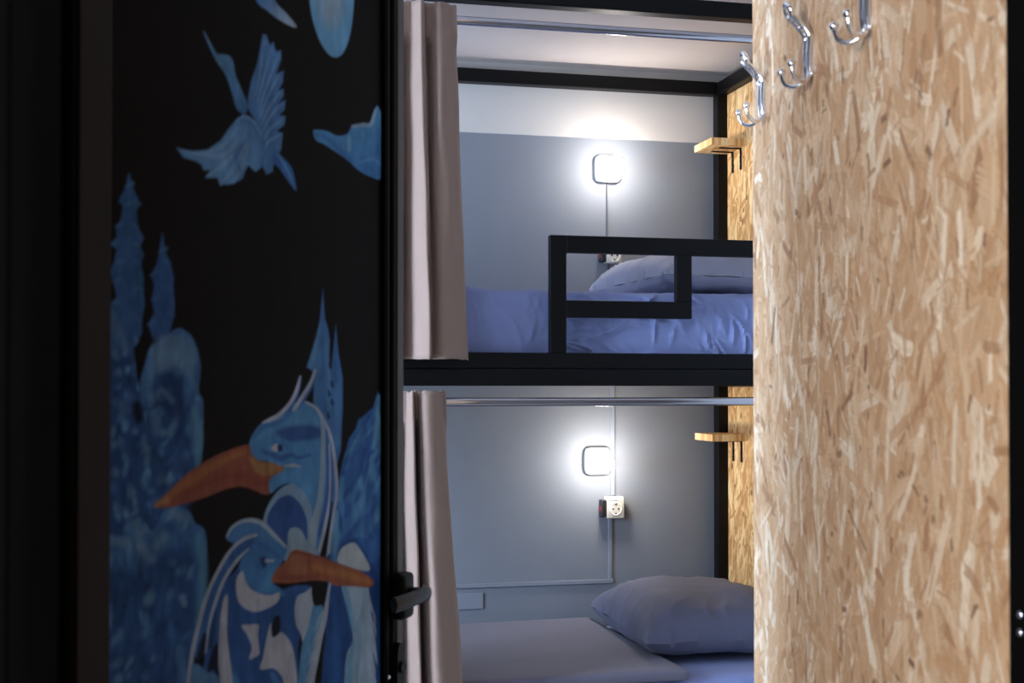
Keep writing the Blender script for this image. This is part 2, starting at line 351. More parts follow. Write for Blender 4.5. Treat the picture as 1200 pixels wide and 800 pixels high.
def strand(cx, cz, an, hl, hw, col, alpha, edge=.22):
    r = hl + hw + .004
    a0, a1 = np.searchsorted(gx_, (cx - abs(math.sin(an)) * hl - hw - .004, cx + abs(math.sin(an)) * hl + hw + .004))
    b0, b1 = np.searchsorted(gz_, (cz - abs(math.cos(an)) * hl - hw - .004, cz + abs(math.cos(an)) * hl + hw + .004))
    if a1 <= a0 or b1 <= b0: return
    x, z = GX[b0:b1, a0:a1] - cx, GZ[b0:b1, a0:a1] - cz
    u = x * math.sin(an) + z * math.cos(an); v = x * math.cos(an) - z * math.sin(an)      # u runs along the strand
    k = rg.integers(0, 4000)
    v = v + hw * .35 * np.sin(u / hl * rg.uniform(1, 2.5) + k)                             # slight bow
    jag = _g[(k + ((v / hw + 1.5) * 9).astype(int)) % 4096]                                # torn ends
    edgew = _g[(k + 50 + ((u / hl + 1.5) * 5).astype(int)) % 4096]
    du = hl * (.78 + .22 * jag) - np.abs(u); dv = hw * (.86 + .14 * edgew) * np.clip(1.25 - .45 * (np.abs(u) / hl) ** 3 * rg.uniform(.3, 2.2), .1, 1) - np.abs(v)
    d = np.minimum(du, dv); al = np.clip(d / .0012 + .4, 0, 1) * alpha
    grain = _g[(k + 100 + np.abs((v + hw * 2) / .0013).astype(int)) % 4096]
    c = np.array(col) * (.88 + .24 * grain)[..., None] * (1 - edge * np.exp(-(np.clip(d, 0, 1) / .0011) ** 2))[..., None]  # darker rim: the shadow gap along each strand is painted in
    w_ = STR[b0:b1, a0:a1]; w_[:] = w_ * (1 - al[..., None]) + c * al[..., None]
def scatter(n, l0, l1, w0, w1, wts, alpha, straight=.6):
    wts = np.array(wts, float); wts /= wts.sum()
    for _ in range(n):
        an = rg.normal(0, .42) if rg.random() < straight else rg.uniform(-PI / 2, PI / 2)
        i_ = rg.choice(6, p=wts); t = rg.uniform(0, .5); c = PALX[i_] * (1 - t) + PALX[max(0, i_ - 1) if i_ != 3 else 0] * t
        strand(rg.uniform(-.02, plen + .02), rg.uniform(.4, CEIL), an, rg.uniform(l0, l1) / 2, rg.uniform(w0, w1) / 2, c * rg.uniform(.93, 1.07), alpha * rg.uniform(.7, 1))
scatter(1500, .06, .15, .016, .040, (5, 3, .8, 3, .4, 0), .9)
scatter(2200, .03, .11, .006, .022, (4, 3, 1.3, 2.6, .5, .02), .85)
scatter(460, .05, .14, .008, .022, (1, 3, 3.6, .6, 0, 0), .9, .75)
scatter(420, .03, .09, .006, .018, (0, 0, 0, 4, 2.4, .2), .85, .35)
scatter(2600, .008, .045, .002, .008, (3, 3, 1.6, 3, 1.0, .15), .8, .5)
scatter(330, .006, .030, .003, .010, (0, 0, 0, 0, 2, 3), .85, .6)
nr, nc = GX.shape; idx = np.arange(nr * nc).reshape(nr, nc)
co = np.stack([GX, np.zeros_like(GX), GZ], -1).reshape(-1, 3)
bx_ = np.array([(0, -.0004, 0), (plen, -.0004, 0), (plen, -.0004, CEIL), (0, -.0004, CEIL), (0, -.03, 0), (plen, -.03, 0), (plen, -.03, CEIL), (0, -.03, CEIL)], float)
co = np.concatenate([co, bx_]); o8 = nr * nc
F = np.stack([idx[:-1, :-1], idx[1:, :-1], idx[1:, 1:], idx[:-1, 1:]], -1).reshape(-1, 4)
F = np.concatenate([F, np.array([(4, 5, 6, 7), (0, 4, 7, 3), (1, 2, 6, 5), (3, 7, 6, 2), (0, 1, 5, 4)]) + o8])
me = bpy.data.meshes.new('chipboard_panel')
me.vertices.add(len(co)); me.vertices.foreach_set('co', co.astype(np.float32).ravel())
me.loops.add(F.size); me.loops.foreach_set('vertex_index', F.ravel().astype(np.int32))
me.polygons.add(len(F)); me.polygons.foreach_set('loop_start', np.arange(0, F.size, 4, dtype=np.int32)); me.polygons.foreach_set('loop_total', np.full(len(F), 4, np.int32))
me.update(calc_edges=True)
at_ = me.color_attributes.new('strands', 'FLOAT_COLOR', 'POINT')
at_.data.foreach_set('color', np.concatenate([np.concatenate([STR.reshape(-1, 3), np.tile([(.55, .36, .2)], (8, 1))]), np.ones((len(co), 1))], 1).astype(np.float32).ravel())
me.materials.append(M['osb'])
pan = bpy.data.objects.new('chipboard_panel', me); COL.objects.link(pan)
pan.location = pn_near; pan.rotation_euler = (0, 0, prz)
tag(pan, 'tall pale chipboard partition panel carrying the row of chrome coat hooks', 'partition panel')

# ------------------------------------------------------------------ coat hooks
def make_hook():
    """local frame: +x along the panel away from the camera, +y out of the panel, origin at the plate's middle on the panel"""
    h = empty('coat_hook', (0, 0, 0)); MAT[h.name] = Matrix()
    bm = BM()                                                       # mounting plate: rounded strip with two raised rails
    prism(bm, [(x, z) for x, z in squircle(.015, .030, 5, 32)], 0, .005)
    for s in (-1, 1): tube(bm, [(s * .0105, .006, -.027), (s * .0105, .008, 0), (s * .0105, .007, .026)], .0044, 12)
    obj('plate', bm, M['chrome'], h, True)
    for z in (-.015, .013):
        bm = BM(); sphere(bm, (0, .005, z), .0042, 1, .6, 1, 12, 8); obj('screw', bm, M['steel_screw'], h, True)
    bm = BM()                                                       # upper arm: two rails with bars between, rising to an oval loop
    path = [(0, .006, .022), (0, .011, .034), (0, .022, .047), (0, .031, .055)]
    C = cr_interp(path, 6)
    for s in (-1, 1):
        tube(bm, [Vector((s * (.0105 - .003 * i / len(C)), p.y, p.z)) for i, p in enumerate(C)], .0040, 12)
    for k in (4, 9, 14):
        p = C[k]; tube(bm, [Vector((-.010, p.y, p.z)), Vector((.010, p.y, p.z))], .0034, 10)
    obj('arm', bm, M['chrome'], h, True)
    bm = BM(); c = Vector((0, .0345, .0635)); ring = []
    for k in range(25):
        t = 2 * PI * k / 24; ring.append(c + Vector((.0105 * math.cos(t), .004 * math.sin(t), .0105 * math.sin(t))))
    tube(bm, ring, .0042, 12, cap=False); obj('loop', bm, M['chrome'], h, True)
    for s in (-1, 1):                                               # two lower prongs ending in balls
        bm = BM()
        path = [(s * .004, .007, -.024), (s * .007, .010, -.034), (s * .016, .022, -.040), (s * .024, .034, -.034), (s * .027, .038, -.020)]
        tube(bm, cr_interp(path, 6), .0033, 12); sphere(bm, (s * .027, .038, -.017), .0062, 1, 1, 1, 16, 12)
        obj('prong', bm, M['chrome'], h, True)
    return h
hook = make_hook()
hooks = [hook, copy_tree(hook), copy_tree(hook)]
hz = 0; hp = []
for px, py in ((897.5, 116), (952.5, 66), (1021, 8)):
    p = onplane(px, py, pn_near, pn_n); hp.append(p)
hz = sum(p.z for p in hp) / 3
print('hook heights', [round(p.z, 3) for p in hp])
for h, p, lab in zip(hooks, hp, ('chrome double coat hook at the far edge of the chipboard panel, nearest the bunk', 'chrome double coat hook in the middle of the row on the chipboard panel', 'chrome double coat hook nearest the doorway, cut by the top of the picture')):
    h.location = (p.x, p.y, p.z); h.rotation_euler = (0, 0, prz)
    tag(h, lab, 'coat hook', 'coat hooks on the chipboard panel')

# ------------------------------------------------------------------ open door with the mural
DA, DB = cam2w((131 - 600) / FPX * 1.335, 1.335), cam2w((471 - 600) / FPX * 2.05, 2.05)
ddir = (DB - DA).normalized(); drz = math.atan2(ddir.y, ddir.x)
dn = Vector((ddir.y, -ddir.x, 0))           # visible face normal
def on_door(px, py):
    p = onplane(px, py, DB, dn); q = p - DA; return q.dot(ddir), p.z
U1 = (DB - DA).length
U0 = on_door(91, 400)[0]                    # hinge edge
UM1 = on_door(453, 400)[0]                  # right side of the painted board
DM = Matrix.Translation(DA) @ Matrix.Rotation(drz, 4, 'Z')     # local: x along the leaf, -y out of the visible face
door = empty('door_1', DA + ddir * U0)
tag(door, 'open black door painted with blue birds, trees and a moon', 'door', kind='structure')
DH, DT = 2.10, .042
bm = BM()
box(bm, U0, 0, 0, DT, .01, DH, .003, mtx=DM); box(bm, UM1, U1, 0, DT, .01, DH, .004, mtx=DM)
box(bm, 0, UM1, 0, DT, DH - .08, DH, .003, mtx=DM); box(bm, 0, UM1, 0, DT, .01, .16, .003, mtx=DM)
obj('leaf_frame', bm, M['doorstile'], door)
bm = BM(); box(bm, UM1 - .014, UM1, -.003, .004, .16, DH - .08, .002, mtx=DM); box(bm, UM1 + .012, UM1 + .024, -.004, .004, .02, DH - .01, .0035, mtx=DM)
obj('bead', bm, M['doorframe'], door)
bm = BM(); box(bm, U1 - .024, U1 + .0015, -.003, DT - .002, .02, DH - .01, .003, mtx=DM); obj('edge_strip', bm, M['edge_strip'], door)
bm = BM(); box(bm, 0, UM1, .006, .030, .16, DH - .08, mtx=DM); obj('leaf_board', bm, M['doorframe'], door)

bm = BM(); cyl(bm, DM @ Vector((U0 - .006, .012, .02)), DM @ Vector((U0 - .006, .012, DH)), .011, 16); obj('hinge', bm, M['doorframe'], door, True)
# ---- painting the mural on a fine grid of the door board
GU = 290
zlow = np.linspace(.17, .80, 30)[:-1]; zhi = np.arange(.80, DH - .085, .0018)
zz = np.concatenate([zlow, zhi]); uu = np.linspace(.0, UM1 - .002, GU)
UU, ZZ = np.meshgrid(uu, zz)                      # rows = z
WX = DA.x + ddir.x * UU; WY = DA.y + ddir.y * UU
# where each point of the board stands in the drawing the outlines were traced in
rx, ry, rz_ = WX, WY, ZZ - ZC
dep = rx * cF.x + ry * cF.y + rz_ * cF.z
PX = 600 + FPX * (rx * cR.x + ry * cR.y) / dep
PY = 400 + SHIFT - FPX * (rx * cU.x + ry * cU.y + rz_ * cU.z) / dep
BLK = np.array((.0065, .0055, .0050))
IMG = np.empty(PX.shape + (3,)); IMG[:] = BLK
rngm = np.random.default_rng(5)
_h = rngm.random((64, 64))
def vnoise(x, y):
    xi, yi = np.floor(x).astype(int), np.floor(y).astype(int); fx, fy = x - xi, y - yi
    fx, fy = fx * fx * (3 - 2 * fx), fy * fy * (3 - 2 * fy)
    g = lambda a, b: _h[a % 64, b % 64]
    return (g(xi, yi) * (1 - fx) + g(xi + 1, yi) * fx) * (1 - fy) + (g(xi, yi + 1) * (1 - fx) + g(xi + 1, yi + 1) * fx) * fy
def fbm(sx, sy, o=3, k=0.0):
    r = 0; a = 1; t = 0
    for i in range(o):
        r = r + a * vnoise(PX / sx * 2 ** i + k, PY / sy * 2 ** i + k * 2); t += a; a *= .5
    return r / t
N1 = fbm(14, 22, 4, 3); N2 = fbm(6, 16, 3, 11); N3 = fbm(5, 40, 3, 23)
def smooth_closed(pts, n=5):
    P = np.array(pts, float); m_ = len(P); out = []
    for i in range(m_):
        a, b_, c, d = P[i - 1], P[i], P[(i + 1) % m_], P[(i + 2) % m_]
        for k in range(n):
            t = k / n; out.append(.5 * (2 * b_ + (c - a) * t + (2 * a - 5 * b_ + 4 * c - d) * t * t + (3 * b_ - a - 3 * c + d) * t ** 3))
    return np.array(out)
def smooth_open(pts, n=6):
    P = np.array(pts, float); m_ = len(P); out = []
    for i in range(m_ - 1):
        a, b_, c, d = P[max(i - 1, 0)], P[i], P[i + 1], P[min(i + 2, m_ - 1)]
        for k in range(n):
            t = k / n; out.append(.5 * (2 * b_ + (c - a) * t + (2 * a - 5 * b_ + 4 * c - d) * t * t + (3 * b_ - a - 3 * c + d) * t ** 3))
    out.append(P[-1]); return np.array(out)
def window(P, pad):
    m_ = (PX > P[:, 0].min() - pad) & (PX < P[:, 0].max() + pad) & (PY > P[:, 1].min() - pad) & (PY < P[:, 1].max() + pad)
    r = np.where(m_.any(1))[0]; c = np.where(m_.any(0))[0]
    if len(r) == 0 or len(c) == 0: return None
    return slice(r[0], r[-1] + 1), slice(c[0], c[-1] + 1)
def segd(x, y, P, closed):
    d = np.full(x.shape, 1e9); tt = np.zeros(x.shape); m_ = len(P)
    for i in range(m_ if closed else m_ - 1):
        ax, ay = P[i]; bx, by = P[(i + 1) % m_]; ex, ey = bx - ax, by - ay; l2 = ex * ex + ey * ey + 1e-9
        t = np.clip(((x - ax) * ex + (y - ay) * ey) / l2, 0, 1); q = (x - ax - t * ex) ** 2 + (y - ay - t * ey) ** 2
        m2 = q < d; d = np.where(m2, q, d); tt = np.where(m2, i + t, tt)
    return np.sqrt(d), tt
def inside(x, y, P):
    r = np.zeros(x.shape, bool); m_ = len(P)
    for i in range(m_):
        ax, ay = P[i]; bx, by = P[(i + 1) % m_]
        if ay == by: continue
        c = ((ay > y) != (by > y)) & (x < (bx - ax) * (y - ay) / (by - ay) + ax); r ^= c
    return r
def lay(w, al, col, var):
    if var:
        nn = (.6 * N2[w] + .4 * N1[w] - .5)[..., None]; col = np.clip(np.array(col) * (1 + var * 2 * nn), 0, 1)
    else: col = np.array(col)
    IMG[w] = IMG[w] * (1 - al[..., None]) + col * al[..., None]
def poly(pts, col, soft=1.4, sm=True, var=.25, a=1.0, col2=None, ax=None, mask=None):
    P = smooth_closed(pts) if sm else np.array(pts, float); w = window(P, 4 + soft)
    if w is None: return None
    x, y = PX[w], PY[w]; d, _ = segd(x, y, P, True); s = np.where(inside(x, y, P), d, -d)
    al = np.clip(s / soft + .5, 0, 1) * a
    if mask is not None: al = al * mask(x, y)
    c = np.array(col, float)
    if col2 is not None:
        (x0, y0), (x1, y1) = ax; t = np.clip(((x - x0) * (x1 - x0) + (y - y0) * (y1 - y0)) / ((x1 - x0) ** 2 + (y1 - y0) ** 2), 0, 1)[..., None]
        c = c * (1 - t) + np.array(col2) * t
    lay(w, al, c, var); return P
def stroke(pts, wid, col, soft=1.3, a=1.0, var=.15):
    P = smooth_open(pts); w = window(P, 12)
    if w is None: return
    x, y = PX[w], PY[w]; d, t = segd(x, y, P, False); t = t / (len(P) - 1)
    wd = np.interp(t, np.linspace(0, 1, len(wid)), wid) if hasattr(wid, '__len__') else wid
    lay(w, np.clip((wd / 2 - d) / soft + .5, 0, 1) * a, col, var)
def dabs(pts, n, cols, sx, sy, seed, a=.55, soft=2.0, tilt=0.0):
    """loose brush dabs kept inside an outline"""
    r = random.Random(seed); P = smooth_closed(pts); x0, y0 = P.min(0); x1, y1 = P.max(0)
    for _ in range(n):
        cx, cy = r.uniform(x0, x1), r.uniform(y0, y1)
        if not inside(np.array([cx]), np.array([cy]), P)[0]: continue
        rx_, ry_ = sx * r.uniform(.5, 1.3), sy * r.uniform(.5, 1.3); an = tilt + r.uniform(-.5, .5)
        w = window(np.array([(cx - rx_ - ry_, cy - rx_ - ry_), (cx + rx_ + ry_, cy + rx_ + ry_)]), 2)
        if w is None: continue
        x, y = PX[w] - cx, PY[w] - cy; ca_, sa = math.cos(an), math.sin(an)
        d = np.sqrt(((x * ca_ + y * sa) / rx_) ** 2 + ((-x * sa + y * ca_) / ry_) ** 2)
        al = np.clip((1 - d) * soft, 0, 1) * a * (.4 + 1.2 * N2[w])
        al = np.clip(al, 0, 1) * inside(PX[w], PY[w], P)
        lay(w, al, r.choice(cols), .2)
# palette
WH, PALE, LB, MB, DB_, NV, SKY = (.52, .55, .62), (.36, .46, .56), (.16, .36, .60), (.085, .24, .50), (.05, .15, .38), (.022, .065, .19), (.20, .43, .66)
ORG, RED, OCH = (.38, .15, .075), (.27, .085, .055), (.38, .21, .10)
BK = tuple(BLK)
# moon
t_ = np.linspace(0, 2 * PI, 40, endpoint=False)
moon = [(391 + 27 * math.cos(q) + (5 if math.sin(q) > 0 else 0) * math.sin(q) ** 2, -25 + 92 * math.sin(q)) for q in t_]
poly(moon, (.17, .40, .62), 2, var=.1); poly([(391 + 17 * math.cos(q), -30 + 62 * math.sin(q)) for q in t_], (.34, .46, .55), 16, var=.1, a=.9)
# bird cut by the top
poly([(296, -34), (318, -30), (325, 0), (338, 15), (350, 30), (345, 31), (330, 23), (316, 12), (303, 0)], MB, 2, col2=PALE, ax=((305, 0), (345, 30)))
# flying crane
poly([(242, 36), (256, 61), (262, 63), (271, 65), (276, 72), (279, 88), (287, 107), (292, 120), (291, 133), (281, 128), (275, 109), (269, 91), (262, 79), (256, 70), (247, 51)], LB, 2, var=.3, col2=MB, ax=((260, 60), (290, 130)), a=.85)
rw = [(292, 125), (297, 96), (305, 72), (311, 40), (315, 41), (319, 53), (323, 49), (326, 60), (332, 59), (332, 70), (326, 86), (335, 83), (334, 96), (329, 106), (335, 104), (335, 112), (329, 121), (337, 117), (336, 128), (330, 135), (337, 136), (336, 146), (327, 153), (334, 156), (332, 175), (324, 188), (322, 201), (315, 204), (310, 193), (313, 167), (305, 146)]
poly(rw, (.095, .23, .46), 2.2, sm=False, var=.35)
for q, (ax_, ay_) in enumerate([(313, 48), (322, 56), (330, 64), (330, 88), (331, 108), (333, 121), (333, 140), (331, 158)]):
    stroke([(303 + q * 1.5, 110 + q * 9), ((304 + ax_) / 2, (105 + q * 9 + ay_) / 2 + 2), (ax_, ay_)], (1, 2.6, 1.5), (.25, .42, .62), 2, .6)
    stroke([(305 + q * 1.5, 116 + q * 9), ((308 + ax_) / 2, (112 + q * 9 + ay_) / 2 + 4), (ax_ - 1, ay_ + 7)], (1, 2.2, 1), DB_, 2, .6)
lw = [(288, 133), (279, 141), (271, 151), (262, 164), (247, 175), (229, 177), (210, 173), (218, 184), (231, 188), (239, 192), (242, 199), (250, 199), (244, 208), (258, 208), (261, 217), (276, 215), (287, 209), (290, 200), (294, 193), (302, 201), (309, 196), (313, 177), (311, 156), (302, 142)]
poly(lw, (.13, .29, .52), 2.2, sm=False, var=.35)
for (a_, b_, c_) in (((285, 160), (262, 182), (216, 177)), ((288, 165), (268, 190), (246, 206)), ((291, 168), (278, 195), (262, 215)), ((294, 170), (286, 195), (277, 213)), ((280, 150), (262, 172), (235, 181))):
    stroke([a_, b_, c_], (1.5, 5, 2), (.28, .44, .62), 3, .55)
stroke([(290, 165), (280, 180), (284, 200)], (3, 8, 3), DB_, 4, .6); stroke([(288, 142), (304, 150), (311, 175), (310, 192)], (3, 6, 4), DB_, 4, .5)
stroke([(281, 140), (292, 136), (303, 146), (309, 160)], (2, 3, 2), (.24, .42, .62), 2, .6)
poly([(326, 177), (333, 183), (342, 193), (346, 201), (350, 223), (342, 214), (331, 198), (322, 188)], DB_, 2, var=.3); stroke([(327, 180), (338, 196), (348, 220)], (1.5, 2.5, 1), LB, 1.5, .7)
# bird at the right edge
poly([(370, 153), (377, 152), (387, 154), (398, 159), (409, 157), (413, 151), (417, 146), (423, 148), (428, 144), (432, 146), (437, 143), (439, 135), (444, 124), (448, 129), (452, 136), (451, 144), (450, 165), (450, 207), (435, 206), (421, 198), (410, 187), (398, 179), (383, 169), (373, 164)], (.10, .29, .52), 2, var=.35, col2=(.06, .20, .44), ax=((420, 145), (425, 200)))
stroke([(416, 148), (428, 146), (437, 145), (443, 128)], (3, 4, 4, 2), PALE, 3, .8); stroke([(372, 157), (384, 160), (400, 175), (412, 186)], (3, 6, 5), DB_, 4, .7); stroke([(425, 190), (440, 186), (450, 193)], (3, 4, 3), LB, 3, .6)
stroke([(412, 160), (412, 175)], (3, 5), (.25, .45, .62), 3, .6); stroke([(446, 150), (446, 175), (444, 186)], (3, 5, 4), DB_, 4, .6)
# left spires
def spire(left, right, col, light, seed):
    poly(left + right[::-1], col, 2, sm=False, var=.35)
    for a_ in left[1::2]: stroke([a_, (a_[0] + 7, a_[1] - 3)], (2, 6), light, 3, .6)
    for a_ in right[2::2]: stroke([a_, (a_[0] - 6, a_[1] - 3)], (2, 5), light, 3, .45)
spire([(154, 203), (151, 218), (142, 236), (148, 241), (144, 260), (139, 265), (140, 277), (133, 286), (140, 292), (137, 309), (131, 317), (136, 330), (140, 347), (134, 356), (142, 404)],
      [(155, 203), (159, 220), (168, 239), (163, 247), (165, 266), (172, 279), (167, 288), (172, 298), (168, 309), (172, 326), (171, 339), (173, 356), (169, 376), (170, 390), (162, 404)], (.045, .125, .29), (.10, .22, .38), 1)
spire([(193, 273), (190, 294), (187, 309), (180, 322), (184, 334), (181, 351), (184, 366), (177, 380), (183, 398)],
      [(194, 273), (196, 292), (203, 309), (207, 326), (206, 340), (208, 355), (207, 370), (203, 388), (200, 398)], (.042, .115, .30), (.09, .20, .38), 2)
# foliage masses on the left
massA = [(126, 350), (133, 353), (141, 363), (150, 384), (166, 398), (160, 408), (163, 430), (166, 452), (170, 475), (175, 520), (180, 600), (126, 640)]
poly(massA, (.045, .125, .30), 2, var=.5)
bushC = [(200, 392), (210, 385), (218, 386), (230, 398), (238, 428), (236, 458), (241, 470), (241, 500), (239, 540), (232, 570), (220, 596), (200, 612), (150, 640), (152, 560), (172, 500), (167, 464), (168, 444), (174, 424), (180, 406)]
poly(bushC, (.075, .19, .38), 2, var=.5)
dk = [(126, 430), (160, 440), (172, 470), (190, 440), (205, 436), (215, 456), (225, 500), (230, 545), (226, 590), (200, 625), (126, 640)]
poly(dk, (.022, .065, .19), 9, var=.5, a=.85)
dabs(massA, 70, [(.12, .25, .42), (.09, .20, .40), LB], 6, 11, 3, .75, 1.5); dabs(massA, 14, [NV], 7, 14, 4, .7)
dabs(bushC, 110, [(.14, .29, .46), (.10, .24, .44), (.05, .14, .34)], 6, 10, 5, .75, 1.5, .3); dabs(bushC, 26, [NV, (.03, .09, .25)], 9, 16, 6, .7)
poly([(186, 400), (205, 392), (222, 396), (231, 412), (228, 440), (210, 430), (190, 436), (180, 428)], (.15, .27, .42), 10, var=.4, a=.75)
poly([(200, 440), (212, 442), (218, 462), (226, 482), (215, 500), (196, 480), (186, 470)], (.02, .05, .15), 9, a=.75); stroke([(178, 475), (192, 458), (205, 470)], (5, 8, 5), (.12, .25, .43), 5, .6)
stroke([(232, 478), (236, 510), (234, 545)], (6, 9, 5), (.12, .30, .45), 5, .7); stroke([(134, 365), (140, 385), (150, 408)], (8, 12, 8), (.12, .22, .36), 6, .6); stroke([(140, 470), (150, 480)], (10, 12), (.09, .2, .36), 6, .5); stroke([(184, 490), (188, 505)], (8, 10), (.13, .25, .42), 6, .6)
poly([(160, 472), (168, 472), (171, 490), (165, 496), (160, 488)], BK, 5, a=.9); poly([(164, 408), (172, 402), (170, 425), (166, 446), (162, 430)], BK, 3, a=.9)
for (x_, y_) in ((150, 520), (178, 560), (205, 535), (140, 575), (215, 520), (195, 580)): stroke([(x_, y_), (x_ + 6, y_ + 22)], (7, 9), (.035, .10, .27), 6, .6)
bushD = [(126, 618), (131, 624), (139, 629), (151, 625), (162, 606), (172, 611), (181, 622), (188, 613), (195, 599), (211, 593), (225, 599), (232, 613), (242, 620), (245, 641), (244, 688), (241, 713), (234, 750), (226, 800), (220, 900), (126, 960)]
poly(bushD, (.055, .155, .33), 2.2, var=.5)
poly([(126, 690), (160, 670), (190, 650), (222, 640), (232, 680), (232, 740), (222, 820), (210, 960), (126, 960)], (.024, .07, .20), 12, var=.5, a=.85)
dabs(bushD, 120, [(.13, .27, .43), (.09, .22, .42), (.05, .14, .34)], 6, 12, 9, .75, 1.5, .35); dabs(bushD, 40, [NV, (.03, .085, .24)], 9, 18, 10, .7, 2, .35)
for (a_, b_) in (((134, 632), (150, 636)), ((162, 612), (168, 640)), ((168, 640), (180, 655)), ((186, 640), (196, 628)), ((205, 602), (218, 606))): stroke([a_, b_], (9, 12), (.17, .28, .42), 7, .6)
stroke([(238, 628), (241, 665), (240, 700), (235, 730)], (8, 10, 9, 6), (.10, .27, .42), 6, .75); stroke([(217, 700), (219, 708)], (8, 6), (.2, .33, .52), 4, .7); stroke([(205, 612), (216, 640), (220, 665)], (6, 9, 6), (.03, .09, .26), 6, .6)
for (x_, y_) in ((150, 720), (175, 740), (200, 760), (160, 780), (188, 700), (214, 780), (140, 760)): stroke([(x_ + 8, y_ - 18), (x_, y_ + 22)], (5, 8, 5), (.05, .15, .36), 6, .5)
stroke([(214, 760), (218, 800)], (8, 10), (.11, .25, .45), 6, .6)
# right-hand trees
poly([(381, 338), (383, 372), (387, 385), (389, 398), (388, 418), (391, 443), (396, 480), (396, 540), (372, 520), (370, 470), (371, 436), (362, 430), (368, 412), (374, 394), (378, 371)], (.075, .20, .42), 1.6, sm=False, var=.35)
stroke([(377, 385), (368, 428)], (2, 7), (.14, .32, .48), 4, .6); stroke([(386, 395), (386, 420), (390, 450), (392, 490)], (2, 5, 6, 7), (.12, .30, .50), 4, .6); stroke([(381, 360), (381, 420), (381, 480)], (1, 4, 5), DB_, 4, .6)
poly([(396, 380), (399, 412), (404, 442), (404, 480), (402, 527), (397, 545), (391, 500), (391, 431), (393, 412)], (.06, .17, .40), 1.6, sm=False, var=.35); stroke([(398, 450), (398, 480), (398, 520)], (4, 6, 6), (.10, .26, .46), 4, .6)
for (x_, y_) in ((389, 425), (391, 447), (388, 458), (391, 468), (387, 484)): stroke([(x_, y_), (x_ + 1, y_ + 5)], (3, 4), BK, 2, .75)
treeG = [(445, 459), (440, 477), (432, 484), (422, 492), (419, 503), (412, 513), (409, 524), (406, 533), (400, 560), (395, 595), (390, 625), (386, 690), (380, 960), (460, 960), (460, 560), (449, 560), (448, 520), (450, 478), (449, 464)]
poly(treeG, (.04, .125, .33), 1.8, sm=False, var=.5)
gtop = [(444, 462), (438, 480), (424, 494), (413, 516), (404, 545), (398, 585), (393, 620), (396, 655), (420, 630), (449, 620), (449, 470)]
dabs(gtop, 80, [(.085, .24, .46), (.06, .18, .42), (.13, .33, .50)], 5, 22, 21, .5, 1.6, .25); dabs(gtop, 26, [NV, (.03, .09, .26)], 4, 18, 22, .65, 1.8, .25)
stroke([(446, 465), (444, 500), (440, 525)], (3, 6, 4), (.14, .36, .55), 4, .8); stroke([(397, 600), (395, 630), (397, 655)], (5, 8, 8), (.14, .36, .55), 4, .8); stroke([(404, 560), (401, 585)], (4, 6), (.12, .33, .52), 4, .7)
poly([(398, 645), (410, 630), (422, 632), (438, 660), (452, 660), (452, 820), (400, 820), (396, 690)], (.018, .06, .20), 6, var=.3, a=.85)
# first big bird: body under the head
poly([(312, 607), (318, 590), (332, 572), (350, 566), (372, 575), (392, 590), (390, 625), (384, 655), (345, 662), (322, 640), (310, 626)], (.21, .34, .48), 1.6, var=.15)
head = [(295, 521), (298, 512), (303, 503), (311, 495), (329, 487), (341, 475), (350, 472), (361, 470), (373, 477), (381, 490), (388, 506), (393, 525), (397, 555), (397, 582), (390, 618), (378, 648), (370, 640), (369, 601), (362, 581), (352, 570), (341, 566), (330, 570), (320, 578), (317, 570), (322, 558), (334, 550), (318, 541), (306, 539), (297, 531)]
poly(head, (.085, .255, .50), 1.4, var=.25)
poly([(302, 512), (318, 498), (336, 486), (350, 478), (366, 478), (375, 490), (372, 500), (345, 498), (325, 505), (312, 515)], (.11, .30, .54), 6, a=.7)
poly([(327, 505), (345, 499), (366, 498), (378, 502), (378, 512), (352, 517), (334, 515)], (.035, .09, .27), 5, a=.85)
stroke([(300, 512), (312, 500), (330, 495), (343, 484)], (5, 6, 4), DB_, 4, .8); stroke([(310, 528), (320, 532), (332, 537), (343, 533), (352, 536), (366, 533)], (3, 6, 8, 5, 4, 3), (.04, .10, .30), 4, .85)
poly([(321, 526), (325, 520), (329, 522), (328, 529)], (.5, .5, .55), 1.5); poly([(328, 521), (333, 521), (334, 527), (329, 529)], (.02, .04, .12), 1.5); stroke([(325, 518), (334, 518), (340, 526)], (1.5, 2.5, 2), DB_, 2, .8)
stroke([(337, 546), (346, 545), (355, 547)], (1.5, 4, 1), (.40, .44, .46), 1.5, .9)
poly([(335, 552), (355, 550), (376, 540), (378, 570), (370, 595), (360, 575), (344, 563), (326, 568)], (.10, .29, .53), 6, a=.7)
# crest plumes and back lines
poly([(329, 488), (341, 475), (349, 460), (354, 441), (356, 444), (353, 460), (347, 474), (344, 482)], DB_, 1.2)
stroke([(311, 495), (321, 491), (330, 486), (342, 473), (350, 458), (354.5, 441)], (2, 5, 5, 4, 4, 2), (.42, .45, .56), 1.4)
stroke([(347, 480), (357, 465), (367, 448), (372, 434)], (4, 5, 4, 4), (.36, .42, .52), 1.4); stroke([(353, 479), (361, 465), (370, 450)], (2, 3, 2), (.07, .14, .40), 1.5, .8)
stroke([(361, 471), (373, 478), (381, 491), (388, 505), (393, 525), (396.5, 555), (397, 580), (394, 600), (391, 620), (387, 645)], (2, 3.5, 4, 3.5, 3.5, 3.5, 3, 3, 3, 2), (.40, .44, .52), 1.3)
stroke([(381, 492), (381.5, 520), (380, 560), (377, 590), (371, 615), (369, 640)], (5, 5, 6, 7, 9, 8), (.29, .40, .50), 1.6)
stroke([(385, 503), (386.5, 530), (386.5, 565), (384, 595), (376, 628)], (1.5, 2.5, 3, 4, 3), (.06, .13, .40), 1.5); stroke([(390, 520), (392, 550), (391.5, 575), (389, 598)], (1, 2.2, 3, 2), (.06, .13, .38), 1.4)
